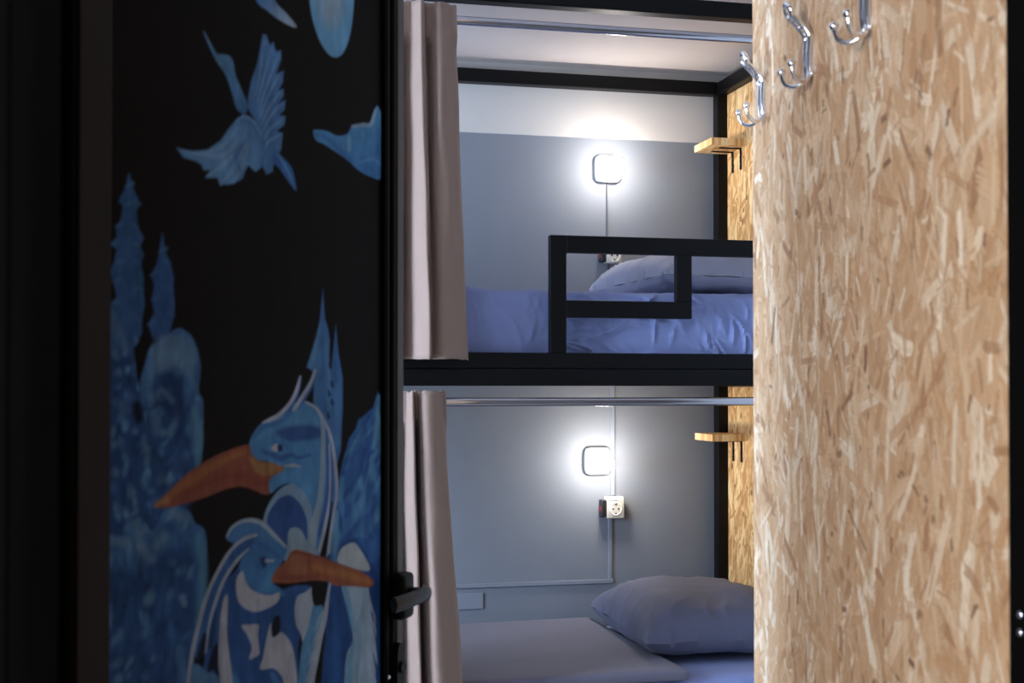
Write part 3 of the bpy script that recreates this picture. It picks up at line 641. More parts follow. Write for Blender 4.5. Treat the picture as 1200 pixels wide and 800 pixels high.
stroke([(388.5, 520), (389.5, 560), (388, 590), (382, 625), (377, 646)], (1.5, 2, 2.5, 4, 4), (.42, .46, .55), 1.4)
stroke([(392, 588), (389, 608), (385.5, 628), (381, 652), (376, 672)], (1.5, 3, 5, 8, 18), BK, 1.4)
stroke([(394, 600), (391, 625), (389, 648)], (2, 2, 2), (.36, .42, .5), 1.3, .9)
oval = [(316, 606), (321, 595), (330, 584), (341, 580), (352, 587), (361, 604), (363, 620), (362, 633), (356, 622), (348, 618), (341, 622), (339, 640), (328, 629), (317, 618)]
poly(oval, (.035, .09, .27), 1.6, var=.2)
poly([(340, 640), (341, 624), (348, 618), (356, 622), (362, 634), (372, 640), (372, 652), (344, 652)], (.26, .36, .45), 1.6)
# beak of the first bird
beak1 = [(184, 592), (195, 582), (220, 557), (250, 537), (275, 526), (295, 521), (297, 531), (307, 540), (320, 542), (336, 549), (325, 556), (318, 565), (319, 577), (312, 579), (295, 572), (282, 570), (265, 574), (245, 582), (220, 590), (195, 595)]
poly(beak1, RED, 1.5, var=.25)
stroke([(186, 592), (205, 578), (230, 560), (258, 543), (290, 529)], (3, 8, 12, 10, 5), (.36, .15, .06), 5, .8); stroke([(186, 592), (198, 586)], (4, 9), OCH, 5, .8)
poly([(296, 534), (308, 541), (322, 543), (335, 549), (322, 557), (308, 556), (298, 548)], (.36, .19, .08), 4, a=.9); stroke([(215, 580), (250, 565), (285, 556), (310, 566)], (2, 5, 8, 10), (.24, .06, .035), 5, .7); stroke([(287, 540), (296, 545), (298, 556)], (3, 5, 4), (.20, .075, .05), 4, .7)
# second big bird
poly([(256, 700), (268, 680), (280, 668), (292, 655), (322, 690), (350, 686), (372, 690), (372, 720), (352, 760), (352, 960), (232, 960), (240, 800), (248, 740)], (.030, .095, .27), 1.6, var=.3)
poly([(268, 629), (275, 617), (286, 610), (298, 608), (311, 613), (324, 626), (338, 641), (330, 646), (318, 638), (302, 628), (290, 631), (280, 637), (272, 634)], (.075, .20, .42), 1.5, var=.25)
poly([(247, 694), (254, 678), (263, 661), (271, 648), (281, 637), (292, 630), (303, 627), (300, 640), (285, 652), (272, 668), (262, 688), (252, 716), (244, 760), (236, 772), (230, 760), (238, 722)], (.04, .12, .30), 1.6, var=.3)
face = [(296, 640), (304, 630), (320, 634), (338, 641), (335, 656), (327, 667), (321, 681), (332, 690), (336, 698), (318, 697), (303, 693), (293, 683), (286, 672), (284, 660)]
poly(face, (.060, .19, .41), 1.6, var=.25); stroke([(326, 664), (318, 678), (314, 690)], (4, 8, 8), (.085, .26, .48), 5, .7); stroke([(300, 634), (316, 642), (330, 652)], (4, 6, 5), (.04, .12, .33), 4, .7)
poly([(308, 655), (313, 652), (316, 660), (311, 666)], (.025, .06, .18), 3); stroke([(315, 657), (323, 657)], (3.5, 3), (.40, .40, .50), 1.8)
stroke([(269, 628), (275, 618), (286, 611), (298, 609.5), (311, 614), (324, 627), (337, 640)], (2, 3, 4, 5, 5.5, 5, 3), (.33, .42, .50), 1.4)
stroke([(303, 627), (292, 630), (281, 637), (271, 648), (263, 661), (254, 678), (247, 694), (240, 715), (234, 740), (228, 768), (224, 800), (221, 840)], (4, 4.5, 4, 4, 4, 4, 4.5, 5, 5, 5, 5, 5), (.33, .38, .46), 1.4)
stroke([(294, 643), (282, 655), (271, 670), (263, 685), (256, 704), (250, 724), (246, 745), (244, 765)], (2, 4, 4, 4, 4, 3.5, 3, 2), (.33, .39, .50), 1.4)
poly([(240, 745), (245, 742), (243, 765), (238, 773), (234, 768)], BK, 2, a=.9); poly([(252, 762), (258, 755), (261, 775), (260, 800), (254, 786), (246, 786)], BK, 2, a=.9); stroke([(256, 715), (253, 735), (250, 758)], (2, 6, 6), (.02, .04, .09), 3, .7)
poly([(232, 778), (246, 788), (254, 790), (260, 810), (262, 960), (222, 960), (226, 800)], (.085, .2, .36), 2.5, var=.4)
poly([(280, 679), (287, 669), (291, 681), (296, 689), (304, 694), (313, 697), (322, 697), (330, 694), (329, 704), (318, 712), (302, 717), (289, 712), (281, 701)], (.44, .46, .52), 1.6, var=.12)
poly([(265, 702), (270, 700), (269, 740), (272, 770), (276, 800), (280, 850), (264, 850), (261, 800), (259, 770), (261, 728)], (.42, .44, .51), 1.6, var=.12); stroke([(262, 730), (261, 770), (264, 810)], (2, 3, 3), (.25, .3, .42), 2, .7)
poly([(286, 733), (296, 732), (306, 732), (305, 745), (307, 764), (305, 768), (295, 772), (298, 758), (292, 743)], (.42, .43, .50), 1.8, var=.12)
poly([(320, 730), (322, 747), (331, 741), (338, 745), (345, 757), (349, 777), (351, 800), (353, 850), (340, 850), (335, 800), (331, 790), (323, 783), (308, 784), (311, 770), (316, 744)], (.44, .45, .51), 1.6, var=.12)
poly([(325, 722), (331, 724), (330, 741), (323, 746), (321, 736)], BK, 1.8, a=.95)
stroke([(322, 790), (330, 810), (332, 850)], (4, 8, 10), (.09, .26, .48), 4, .6); stroke([(276, 790), (284, 810)], (4, 10), (.09, .24, .44), 5, .7)
# middle feathers
poly([(351, 699), (360, 694), (369, 689), (371, 708), (368, 722), (362, 742), (358, 753), (355, 742), (350, 733), (348, 715)], (.36, .42, .50), 1.6, var=.15)
poly([(370, 709), (381, 711), (380, 727), (374, 747), (368, 772), (362, 800), (358, 850), (350, 850), (353, 790), (357, 755), (364, 735)], (.10, .26, .44), 1.8, var=.3)
poly([(369, 683), (386, 683), (383, 699), (380, 708), (370, 708)], BK, 1.5)
stroke([(391, 681), (387, 702), (383, 724), (377, 748), (372, 772), (367, 800), (364, 840)], (4, 5, 6, 7, 8, 8, 8), (.38, .44, .52), 1.6)
for y_ in (715, 735, 755, 775): stroke([(381 - (y_ - 715) * .18, y_), (372 - (y_ - 715) * .18, y_ + 24)], (2, 4, 1), (.32, .41, .50), 1.6, .8)
poly([(391, 684), (403, 684), (408, 705), (412, 726), (414, 760), (409, 785), (409, 850), (376, 850), (380, 790), (383, 752), (387, 719)], (.022, .075, .23), 1.8, var=.25); stroke([(393, 700), (396, 750), (395, 800)], (4, 8, 10), (.03, .12, .34), 6, .6)
wing = [(403, 685), (418, 686), (432, 685), (436, 700), (440, 719), (437, 716), (440, 735), (445, 779), (440, 763), (442, 800), (444, 860), (408, 860), (408, 774), (416, 752), (413, 724)]
poly(wing, (.33, .44, .54), 1.6, var=.2)
stroke([(406, 688), (412, 712), (417, 740)], (5, 7, 3), (.12, .33, .52), 3, .8); stroke([(418, 750), (412, 775), (412, 810)], (3, 7, 8), (.12, .33, .52), 4, .8)
for q in range(9): stroke([(430 - q, 700 + q * 11), (424 - q * .6, 722 + q * 11), (417, 742 + q * 9)], (1, 2.2, 1), (.15, .32, .48), 1.8, .5)
for q in range(6): stroke([(436, 705 + q * 15), (441 + (q % 2), 722 + q * 15), (442, 732 + q * 15)], (2, 2, .5), (.40, .47, .55), 1.3, .8)
poly([(398, 658), (401, 645), (409, 638), (418, 636), (424, 643), (431, 654), (436, 666), (431, 669), (417, 666), (406, 662)], (.40, .45, .47), 1.6, var=.15)
beak2 = [(321, 681), (326, 668), (338, 657), (344, 646), (352, 644), (366, 648), (385, 654), (401, 661), (417, 666), (430, 672), (440, 681), (435, 688), (418, 687), (396, 686), (385, 681), (369, 680), (344, 683), (332, 683)]
poly(beak2, (.29, .095, .05), 1.5, var=.22)
poly([(342, 655), (350, 650), (360, 656), (362, 670), (350, 674), (342, 668)], (.37, .15, .08), 6, a=.8); stroke([(372, 664), (400, 672), (425, 679), (437, 683)], (8, 10, 9, 5), (.38, .16, .055), 5, .75); stroke([(326, 676), (345, 677), (375, 675)], (4, 6, 4), (.2, .05, .035), 5, .6)
stroke([(346, 647), (366, 650), (400, 661)], (1, 2.5, 1), (.16, .04, .03), 2, .6)
# broad brush texture of the paint, bare board left alone
lum = IMG.sum(-1, keepdims=True) > .04
IMG = np.where(lum, IMG * (1 + .35 * (N3[..., None] - .5) + .25 * (N1[..., None] - .5)), IMG * (1 + .5 * (N1[..., None] - .5)))
IMG = np.clip(IMG * np.where(lum, np.array((.82, .96, 1.14)) * .86, np.array((.75, .75, .75))), 0, 1)
nr, nc = PX.shape
co = np.stack([WX - dn.x * -.0005, WY - dn.y * -.0005, ZZ], -1).reshape(-1, 3)
co += np.array([dn.x, dn.y, 0]) * -.004
idx = np.arange(nr * nc).reshape(nr, nc)
F = np.stack([idx[:-1, :-1], idx[:-1, 1:], idx[1:, 1:], idx[1:, :-1]], -1).reshape(-1, 4)
me = bpy.data.meshes.new('mural')
me.vertices.add(len(co)); me.vertices.foreach_set('co', co.astype(np.float32).ravel())
me.loops.add(F.size); me.loops.foreach_set('vertex_index', F.ravel().astype(np.int32))
me.polygons.add(len(F)); me.polygons.foreach_set('loop_start', np.arange(0, F.size, 4, dtype=np.int32)); me.polygons.foreach_set('loop_total', np.full(len(F), 4, np.int32))
me.update(calc_edges=True)
at_ = me.color_attributes.new('paint', 'FLOAT_COLOR', 'POINT')
at_.data.foreach_set('color', np.concatenate([IMG.reshape(-1, 3), np.ones((nr * nc, 1))], 1).astype(np.float32).ravel())
mo = obj('mural', me, M['mural'], door)
mo['label'] = 'blue painted birds, trees and moon on a black ground'


# ---- handle set on the lock stile
hs, hzc = on_door(463, 700)
hs = (UM1 + U1) / 2 + .004
zh = 1.3 - (690 - 455) / FPX * 2.04
hd = None
def door_box(bm, u0, u1, o0, o1, z0, z1, bev): return box(bm, u0, u1, -o1, -o0, z0, z1, bev, 3, mtx=DM)
bm = BM(); door_box(bm, hs - .024, hs + .020, 0, .026, zh - .042, zh + .030, .008)
hb = obj('handle', bm, M['handle'], door, True)
bm = BM(); cyl(bm, DM @ Vector((hs, -.020, zh - .002)), DM @ Vector((hs, -.050, zh - .002)), .010)
obj('neck', bm, M['handle'], hb, True)
bm = BM()
path = [(hs + .008, -.050, zh + .002), (hs - .012, -.058, zh + .001), (hs - .05, -.052, zh - .002), (hs - .075, -.046, zh - .004), (hs - .095, -.040, zh - .005)]
tube(bm, [DM @ p for p in cr_interp(path, 6)], .012, 16, flat=(1.0, .6), up=(0, 0, 1)); obj('lever', bm, M['lever'], hb, True)
bm = BM()
pr = squircle(.014, .045, 2.6, 32); prism(bm, [(hs - .004 + x, zh - .125 + z) for x, z in pr], 0, -.012, mtx=DM)
le = obj('lock_plate', bm, M['handle'], door, True)
bm = BM(); cyl(bm, DM @ Vector((hs - .004, -.010, zh - .118)), DM @ Vector((hs - .004, -.017, zh - .118)), .009); obj('lock_cylinder', bm, M['handle'], le, True)
bm = BM(); p = onplane(453.5, 793, DB, dn) + dn * .002; sphere(bm, p, .004, 1, 1, 1, 12, 8); obj('screw', bm, M['steel_screw'], door, True)

# ------------------------------------------------------------------ bunk bed
BX0 = -.30
bed = empty('bunk_bed', (BX0, YF, 0))
tag(bed, 'black steel bunk bed with chipboard end and guard rail, standing against the grey-blue wall', 'bunk bed')
T = .045
zb_t, zb_m, zb_b = at(700, 413.5, YF).z, at(700, 432, YF).z, at(700, 452, YF).z
XFR = XE + .012                              # right end of the front members
for (x, y, nm) in ((BX0, YF, 0), (XFR - T, YF, 0), (BX0, 4.20 - .01, 0), (XP, 4.185, 1)):
    bm = BM(); box(bm, x, x + (T if not nm else .042), y, y + T, 0, ZT + T / 2 - .001, .003); obj('post', bm, M['black'], bed)
bm = BM(); box(bm, BX0 + T, XFR - T, YF, YF + T, ZT - T / 2, ZT + T / 2, .004); obj('top_rail', bm, M['black'], bed)
bm = BM(); box(bm, BX0 + T, XP, 4.19, 4.19 + T, ZT - T / 2, ZT + T / 2, .004); obj('top_rail', bm, M['black'], bed)
for x in (BX0, XFR - T):
    bm = BM(); box(bm, x, x + T, YF + T, 4.185, ZT - T / 2, ZT + T / 2, .004); obj('top_rail', bm, M['black'], bed)
# upper bed frame: two stacked tubes at the front
bm = BM(); box(bm, BX0 + T, XFR - T, YF, YF + .04, zb_m, zb_t, .004); box(bm, BX0 + T, XFR - T, YF - .002, YF + .04, zb_b, zb_m - .0005, .004); obj('bed_beam', bm, M['black'], bed)
bm = BM(); box(bm, BX0 + T, XP, 4.19, 4.23, zb_m, zb_t, .004); obj('bed_beam', bm, M['black'], bed)
for x in (BX0, XFR - T):
    bm = BM(); box(bm, x, x + T, YF + T, 4.185, zb_b, zb_t, .004); obj('bed_beam', bm, M['black'], bed)
bm = BM(); box(bm, BX0 + T, XP, YF + .042, 4.188, zb_m + .003, zb_m + .02); obj('bed_base', bm, M['plywood'], bed)
# lower bed frame
zl_t = .36
bm = BM(); box(bm, BX0 + T, XFR - T, YF, YF + .04, zl_t - .09, zl_t, .004); obj('bed_beam', bm, M['black'], bed)
bm = BM(); box(bm, BX0 + T, XP, 4.19, 4.23, zl_t - .09, zl_t, .004); obj('bed_beam', bm, M['black'], bed)
bm = BM(); box(bm, BX0 + T, XP, YF + .042, 4.188, zl_t - .04, zl_t - .02); obj('bed_base', bm, M['plywood'], bed)
# strand board ends
bm = BM(); box(bm, XE, XE + .012, YF + T + .002, 4.24, .02, zb_b - .002); obj('end_panel', bm, M['osb_end'], bed)
bm = BM(); box(bm, XE, XE + .012, YF + T + .002, 4.24, zb_b - .001, ZT - T / 2 - .001); obj('end_panel', bm, M['osb_end'], bed)
# guard rail: flat-framed steel
def gx(px): return at(px, 330, YF).x
def gz(px, py): return at(px, py, YF).z
g0, g1 = gx(645), gx(664); gt0, gt1 = gz(700, 276.5), gz(700, 296.5); gb0, gb1 = gz(730, 352.5), gz(730, 372.5)
g2, g3 = gx(793.5), gx(811)
gy0, gy1 = YF, YF + .026
gr = BM()
box(gr, g0, g1, gy0, gy1, zb_t, gt0, .002); box(gr, g1, XFR - T, gy0, gy1, gt1, gt0, .002)
box(gr, g1, g3, gy0, gy1, gb1, gb0, .002); box(gr, g2, g3, gy0, gy1, gb0, gt1, .002)
obj('guard_rail', gr, M['black'], bed)

# ------------------------------------------------------------------ bedding
def soft_box(x0, x1, y0, y1, z0, z1, r, nx, ny, nz, fn):
    """rounded box as a subdivided grid, then displaced by fn(co, normal)"""
    bm = BM()
    def face(o, a, b_, na, nb):
        V = [[bm.verts.new(o + a * (i / na) + b_ * (j / nb)) for j in range(nb + 1)] for i in range(na + 1)]
        for i in range(na):
            for j in range(nb): bm.faces.new((V[i][j], V[i + 1][j], V[i + 1][j + 1], V[i][j + 1]))
    X, Y, Z = Vector((x1 - x0, 0, 0)), Vector((0, y1 - y0, 0)), Vector((0, 0, z1 - z0)); O = Vector((x0, y0, z0))
    face(O, X, Y, nx, ny); face(O + Z, X, Y, nx, ny); face(O, X, Z, nx, nz); face(O + Y, X, Z, nx, nz); face(O, Y, Z, ny, nz); face(O + X, Y, Z, ny, nz)
    bmesh.ops.remove_doubles(bm, verts=bm.verts, dist=1e-5)
    lo, hi = Vector((x0 + r, y0 + r, z0 + r)), Vector((x1 - r, y1 - r, z1 - r))
    for v in bm.verts:
        c = Vector((min(max(v.co.x, lo.x), hi.x), min(max(v.co.y, lo.y), hi.y), min(max(v.co.z, lo.z), hi.z)))
        d = v.co - c
        if d.length > 1e-6:
            dn_ = d.normalized(); v.co = c + dn_ * r
        else: dn_ = Vector((0, 0, 0))
        v.co += fn(v.co, dn_)
    return bm
def nz(p, s, k=0.0): return noise.noise(Vector((p.x * s + k, p.y * s + k * 1.7, p.z * s - k)))
def ridge(p, ang, freq, k, warp=.06):
    """drawn cloth creases: narrow ridges along a warped direction in the x-z plane"""
    q = p + Vector((nz(p, 6, k), nz(p, 6, k + 5), nz(p, 6, k + 9))) * warp
    t = (q.x * math.cos(ang) + q.z * math.sin(ang) + q.y * .6) * freq
    w = 1 - abs(2 * (t - math.floor(t)) - 1)
    return w ** 4
zm_t = at(700, 341, YF + .05).z
ym0, ym1 = YF + .048, 4.183
rc_ = random.Random(11); CREASES = []
for q in range(95):
    xx = rc_.uniform(gx(660), gx(960)); fr = (xx - gx(660)) / (gx(885) - gx(660))
    an = rc_.gauss(-.25, .35) if fr < .45 else (rc_.gauss(-.7, .5) if fr < .7 else rc_.choice([-1.15, -1.4, -.7]) + rc_.gauss(0, .22))
    CREASES.append((xx, rc_.uniform(zb_t - .02, zm_t + .0), math.cos(an), math.sin(an), rc_.uniform(.02, .075), rc_.uniform(.0035, .008), rc_.uniform(.003, .009), rc_.uniform(-.35, .35)))
for q in range(14):
    an = rc_.gauss(-1.3, .3); CREASES.append((rc_.uniform(gx(560), gx(650)), rc_.uniform(zb_t, zm_t), math.cos(an), math.sin(an), rc_.uniform(.03, .06), .007, .007, .2))
def f_upper(p, n):
    front = max(0, -n.y); top = max(0, n.z)
    a = .006 * nz(p, 3, 2) * top
    if front > .3 or (p.y < ym0 + .05):
        right = 1.0 if p.x > gx(668) else .45
        cr = 0.0
        for (cx, cz, ca_, sa_, ln_, wd_, am_, bend) in CREASES:
            dx, dz = p.x - cx, p.z - cz
            u = dx * ca_ + dz * sa_
            if abs(u) > ln_ * 1.6: continue
            v = -dx * sa_ + dz * ca_ + bend * u * u / ln_
            if abs(v) > wd_ * 4: continue
            cr += am_ * math.exp(-(v / wd_) ** 2) * math.exp(-(u / ln_) ** 4)
        a += min(cr, .02) * right + .009 * nz(p, 6, 41) * right - .010
    z = Vector((0, -1, 0)) * (a * front) + Vector((0, 0, 1)) * ((.007 * nz(p, 5, 2) + .006 * ridge(p, .3, 5, 2)) * top)
    return z
bm = soft_box(BX0 + T + .005, XP - .004, ym0 + .006, ym1, zb_m + .021, zm_t, .03, 340, 30, 46, f_upper)
um = obj('mattress', bm, M['sheet'], None, True)
tag(um, 'upper bunk mattress in a wrinkled blue fitted sheet, behind the guard rail', 'mattress', 'mattresses of the bunk bed')
zl_m = at(760, 790, YF + .05).z
def f_lower(p, n): return Vector((0, 0, 1)) * (.004 * nz(p, 4, 7) * max(0, n.z)) + Vector((0, -1, 0)) * (max(0, -n.y) * (.006 * ridge(p, .1, 9, 5) - .003))
bm = soft_box(BX0 + T + .005, XP - .004, ym0 + .004, ym1, zl_t - .019, zl_m - .018, .03, 150, 40, 14, f_lower)
lm = obj('mattress', bm, M['sheet'], None, True)
tag(lm, 'lower bunk mattress in a blue fitted sheet, beneath the pillow', 'mattress', 'mattresses of the bunk bed')
# flat folded cover on the lower bed
cv = at(810, 784, YF + .03); cvb = at(692, 722, 4.17)
def f_duv(p, n): return Vector((0, 0, 1)) * (.005 * nz(p, 3, 4) * max(0, n.z))
bm = soft_box(BX0 + T + .01, cv.x, YF + .035, 4.176, zl_m - .0115, zl_m + .012, .011, 120, 60, 4, f_duv)
for v in bm.verts:                             # the free side runs a little askew
    if v.co.x > cv.x - .4:
        k = (v.co.x - (cv.x - .4)) / .4
        v.co.x += k * (cvb.x - cv.x) * (v.co.y - cv.y) / (cvb.y - cv.y)
    if v.co.y < ym0 + .006 and v.co.z < zl_m - .002: v.co.z -= .01
cover = obj('bed_cover', bm, M['duvet'], None, True)
tag(cover, 'flat grey-blue bed cover spread over the lower mattress beside the pillow', 'bed cover')

def pillow(c, lx, ly, h, rz, tilt_x, mat, label, seed, sag=.0, tilt_y=0.0):
    nx, ny = 64, 48; bm = BM(); rows = {}
    Rm = Matrix.Translation(c) @ Matrix.Rotation(rz, 4, 'Z') @ Matrix.Rotation(tilt_y, 4, 'Y') @ Matrix.Rotation(tilt_x, 4, 'X')
    for side in (1, -1):
        V = []
        for i in range(nx + 1):
            r_ = []
            for j in range(ny + 1):
                u, v = 2 * i / nx - 1, 2 * j / ny - 1
                # pinch edges inwards between the corners
                x = u * lx / 2 * (1 - .07 * (1 - abs(v)) ** 0 * (1 - v * v) * 0 - .05 * (1 - v * v) * abs(u) ** 3)
                y = v * ly / 2 * (1 - .06 * (1 - u * u) * abs(v) ** 3)
                e = max(0.0, (1 - abs(u) ** 3.4) * (1 - abs(v) ** 3.4)) ** .42
                p = Vector((x, y, 0))
                w = 1 + .16 * nz(Vector((u, v, side)), 1.6, seed)
                cre = 0
                ed = max(abs(u), abs(v))
                if ed > .45:                          # gathers running in from the seams
                    t = math.atan2(v, u) * 9 + 2.2 * nz(Vector((u, v, 0)), 2.5, seed + 3)
                    cre = (1 - abs(math.sin(t))) ** 3 * (ed - .45) * .020 * min(1, (1 - ed) * 9)
                z = side * h / 2 * e * w * (1.0 if side > 0 else .55) + (cre if side > 0 else -cre * .3) + .004 * nz(Vector((x, y, side)), 14, seed)
                if side < 0: z = max(z, -h * .27)
                r_.append(bm.verts.new(Rm @ Vector((x, y, z))))
            V.append(r_)
        for i in range(nx):
            for j in range(ny): bm.faces.new((V[i][j], V[i + 1][j], V[i + 1][j + 1], V[i][j + 1]))
    bmesh.ops.remove_doubles(bm, verts=bm.verts, dist=.0006)
    o = obj('pillow', bm, mat, None, True)
    return tag(o, label, 'pillow', 'pillows on the bunk bed')
pillow(Vector((XP - .235, 3.78, zm_t + .057)), .50, .66, .19, 0.05, 0, M['pillow_lamplit'], 'upper bunk pillow seen through and beside the guard rail opening', 3)
pillow(Vector((XP - .245, 3.80, zl_m + .057)), .50, .66, .24, -.04, 0, M['pillow'], 'plump slate-blue pillow on the lower bunk against the chipboard end', 8)

# ------------------------------------------------------------------ shelves on the bed end
def make_shelf(z):
    pz = z
    y0, y1 = 4.02, 4.183; x0 = XE - .125
    s = empty('wall_shelf', (XE, (y0 + y1) / 2, pz))
    bm = BM(); box(bm, x0, XE - .0005, y0, y1, pz - .012, pz + .012, .0015); obj('board', bm, M['osb_shelf'], s)
    for yb in (4.065, 4.135):
        bm = BM(); box(bm, XE - .004, XE - .0006, yb - .006, yb + .006, pz - .085, pz - .012, .001); box(bm, XE - .080, XE - .004, yb - .006, yb + .006, pz - .0155, pz - .0122, .001)
        bk = obj('bracket', bm, M['black'], s)
        for q in (.035, .065):
            b2 = BM(); sphere(b2, (XE - .0045, yb, pz - q), .0025, .6, 1, 1, 10, 6); obj('screw', b2, M['steel_screw'], bk, True)
    return s
zs_u, zs_l = at(838, 165, 4.02).z, at(838, 513, 4.02).z
sh = make_shelf(zs_u); tag(sh, 'small chipboard shelf on black brackets at the end of the upper bunk', 'shelf', 'bunk end shelves')
s2 = copy_tree(sh); s2.location.z += zs_l - zs_u; tag(s2, 'small chipboard shelf on black brackets at the end of the lower bunk', 'shelf', 'bunk end shelves')

# ------------------------------------------------------------------ wall lamps
def make_lamp(p):
    l = empty('wall_lamp', (p.x, YB, p.z))
    q = p.copy()
    bm = BM(); prism(bm, [(q.x + x, q.z + z) for x, z in squircle(.046, .046, 5, 48)], YB - .0003, YB - .018)
    bmesh.ops.bevel(bm, geom=[e for e in bm.edges if abs(e.verts[0].co.y - e.verts[1].co.y) < 1e-5 and abs(e.verts[0].co.y - (YB - .018)) < 1e-5], offset=.006, segments=3, affect='EDGES')
    obj('base_plate', bm, M['lampwhite'], l, True)
    bm = BM(); o_ = squircle(.047, .047, 5, 48); tube(bm, [(q.x + x, YB - .003, q.z + z) for x, z in o_ + o_[:1]], .0020, 8, cap=False); obj('gasket', bm, M['bezel'], l, True)
    bm = BM(); tube(bm, [(q.x, YB - .017, q.z), (q.x, YB - .050, q.z), (q.x, YB - .069, q.z)], [.017, .016, .021], 24); obj('socket', bm, M['lampwhite'], l, True)
    bm = BM(); sphere(bm, (q.x, YB - .098, q.z), .031, 1, 1.05, 1, 32, 20); obj('bulb', bm, M['glow'], l, True)
    return l
pu, pl = at(712, 198, YB - .01), at(700, 540, YB - .01)
lu = make_lamp(pu); tag(lu, 'lit white wall lamp above the upper bunk', 'wall lamp', 'lit wall lamps in the bunks')
ll = copy_tree(lu); ll.location = (pl.x, YB, pl.z); tag(ll, 'lit white wall lamp inside the lower bunk', 'wall lamp', 'lit wall lamps in the bunks')

# ------------------------------------------------------------------ cable channels and sockets
def strip(bm, px0, py0, px1, py1, w=.011, d=.009):
    a, b_ = at(px0, py0, YB), at(px1, py1, YB)
    if abs(px1 - px0) < abs(py1 - py0): box(bm, (a.x + b_.x) / 2 - w / 2, (a.x + b_.x) / 2 + w / 2, YB - d, YB + .0006, min(a.z, b_.z), max(a.z, b_.z), .0012, 1)
    else: box(bm, min(a.x, b_.x), max(a.x, b_.x), YB - d, YB - .0003, (a.z + b_.z) / 2 - w / 2, (a.z + b_.z) / 2 + w / 2, .0012, 1)
bm = BM(); strip(bm, 711, 213.5, 711, 296, .006, .006); strip(bm, 712, 309, 712, 350, .006, .006)
tag(obj('cable', bm, M['cable_grey']), 'thin grey cable running down from the upper lamp to the socket', 'cable')
def conduit(bm): 
    strip(bm, 717.5, 440, 717.5, 580, .016, .007)
bm = BM(); conduit(bm); strip(bm, 714.5, 606, 714.5, 678, .013, .007); strip(bm, 533, 686, 718, 681, .014, .008)
tag(obj('cable_channel', bm, M['conduit']), 'grey-blue cable channel along the wall of the lower bunk', 'cable channel')
bm = BM(); a, b_ = at(532, 688, YB), at(566, 713, YB)
box(bm, a.x, b_.x, YB - .006, YB + .0006, b_.z, a.z - .022, .002); 
tag(obj('junction_box', bm, M['conduit']), 'flat painted junction box under the cable channel', 'junction box')
def make_socket(px, py, label, w=.062, h=.074):
    p = at(px, py, YB)
    s = empty('power_socket', (p.x, YB, p.z))
    d = .040
    bm = BM(); box(bm, p.x - w / 2, p.x + w / 2, YB - d, YB - .0003, p.z - h / 2, p.z + h / 2, .004, 3); obj('housing', bm, M['plastic'], s, True)
    # round recess rim, recess floor and pin holes
    bm = BM(); ring = [(p.x + .021 * math.cos(t), YB - d - .0005, p.z - .004 + .021 * math.sin(t)) for t in [2 * PI * k / 36 for k in range(37)]]
    tube(bm, ring, .0022, 8, cap=False); obj('rim', bm, M['lampwhite'], s, True)
    bm = BM(); cyl(bm, (p.x, YB - d + .001, p.z - .004), (p.x, YB - d - .0012, p.z - .004), .0195, 32); rc = obj('recess', bm, M['plastic'], s)
    for q in (-1, 1):
        bm = BM(); cyl(bm, (p.x + q * .0095, YB - d, p.z - .004), (p.x + q * .0095, YB - d - .0022, p.z - .004), .0032, 12); obj('pin_hole', bm, M['blackplastic'], rc)
        bm = BM(); box(bm, p.x - .003, p.x + .003, YB - d - .0024, YB - d, p.z - .004 + q * .0155 - .002, p.z - .004 + q * .0155 + .002); obj('earth_clip', bm, M['blackplastic'], rc)
    bm = BM(); box(bm, p.x - w / 2 + .006, p.x + w / 2 - .006, YB - d - .001, YB - d + .002, p.z + h / 2 - .012, p.z + h / 2 - .006, .0005); obj('hinge_bar', bm, M['lampwhite'], s)
    bm = BM(); box(bm, p.x - w / 2 - .018, p.x - w / 2 - .0005, YB - d + .002, YB - .0003, p.z - h / 2 + .004, p.z + h / 2 - .010, .004, 3); sw = obj('switch', bm, M['blackplastic'], s, True)
    bm = BM(); box(bm, p.x - w / 2 - .0195, p.x - w / 2 - .017, YB - d + .012, YB - d + .024, p.z - .012, p.z + .004, .0008); obj('indicator', bm, M['red'], sw)
    return tag(s, label, 'power socket', 'power sockets on the back wall')
make_socket(717.5, 593.5, 'ivory power socket with black switch below the lower lamp')
make_socket(716, 299, 'ivory power socket half hidden by the upper guard rail', .056, .062)

# ------------------------------------------------------------------ curtain rods
YR = YF - .045
def make_rod(pz):
    r = empty('curtain_rod', (BX0, YR, pz))
    bm = BM(); cyl(bm, (BX0 + .03, YR, pz), (XFR - .01, YR, pz), .0115, 28); obj('tube', bm, M['rod'], r, True)
    for x in (BX0 + .022, XFR - T + .02):
        bm = BM(); box(bm, x - .012, x + .012, YR - .013, YF - .0005, pz - .013, pz + .013, .003); obj('rod_bracket', bm, M['black'], r)
    return r
zr_u, zr_l = at(700, 34.5, YR).z, at(700, 470.5, YR).z
ru = make_rod(zr_u); tag(ru, 'chrome curtain rod along the top of the upper bunk', 'curtain rod', 'curtain rods of the bunk bed')
rl = copy_tree(ru); rl.location.z += zr_l - zr_u; tag(rl, 'chrome curtain rod under the upper bunk beam', 'curtain rod', 'curtain rods of the bunk bed')

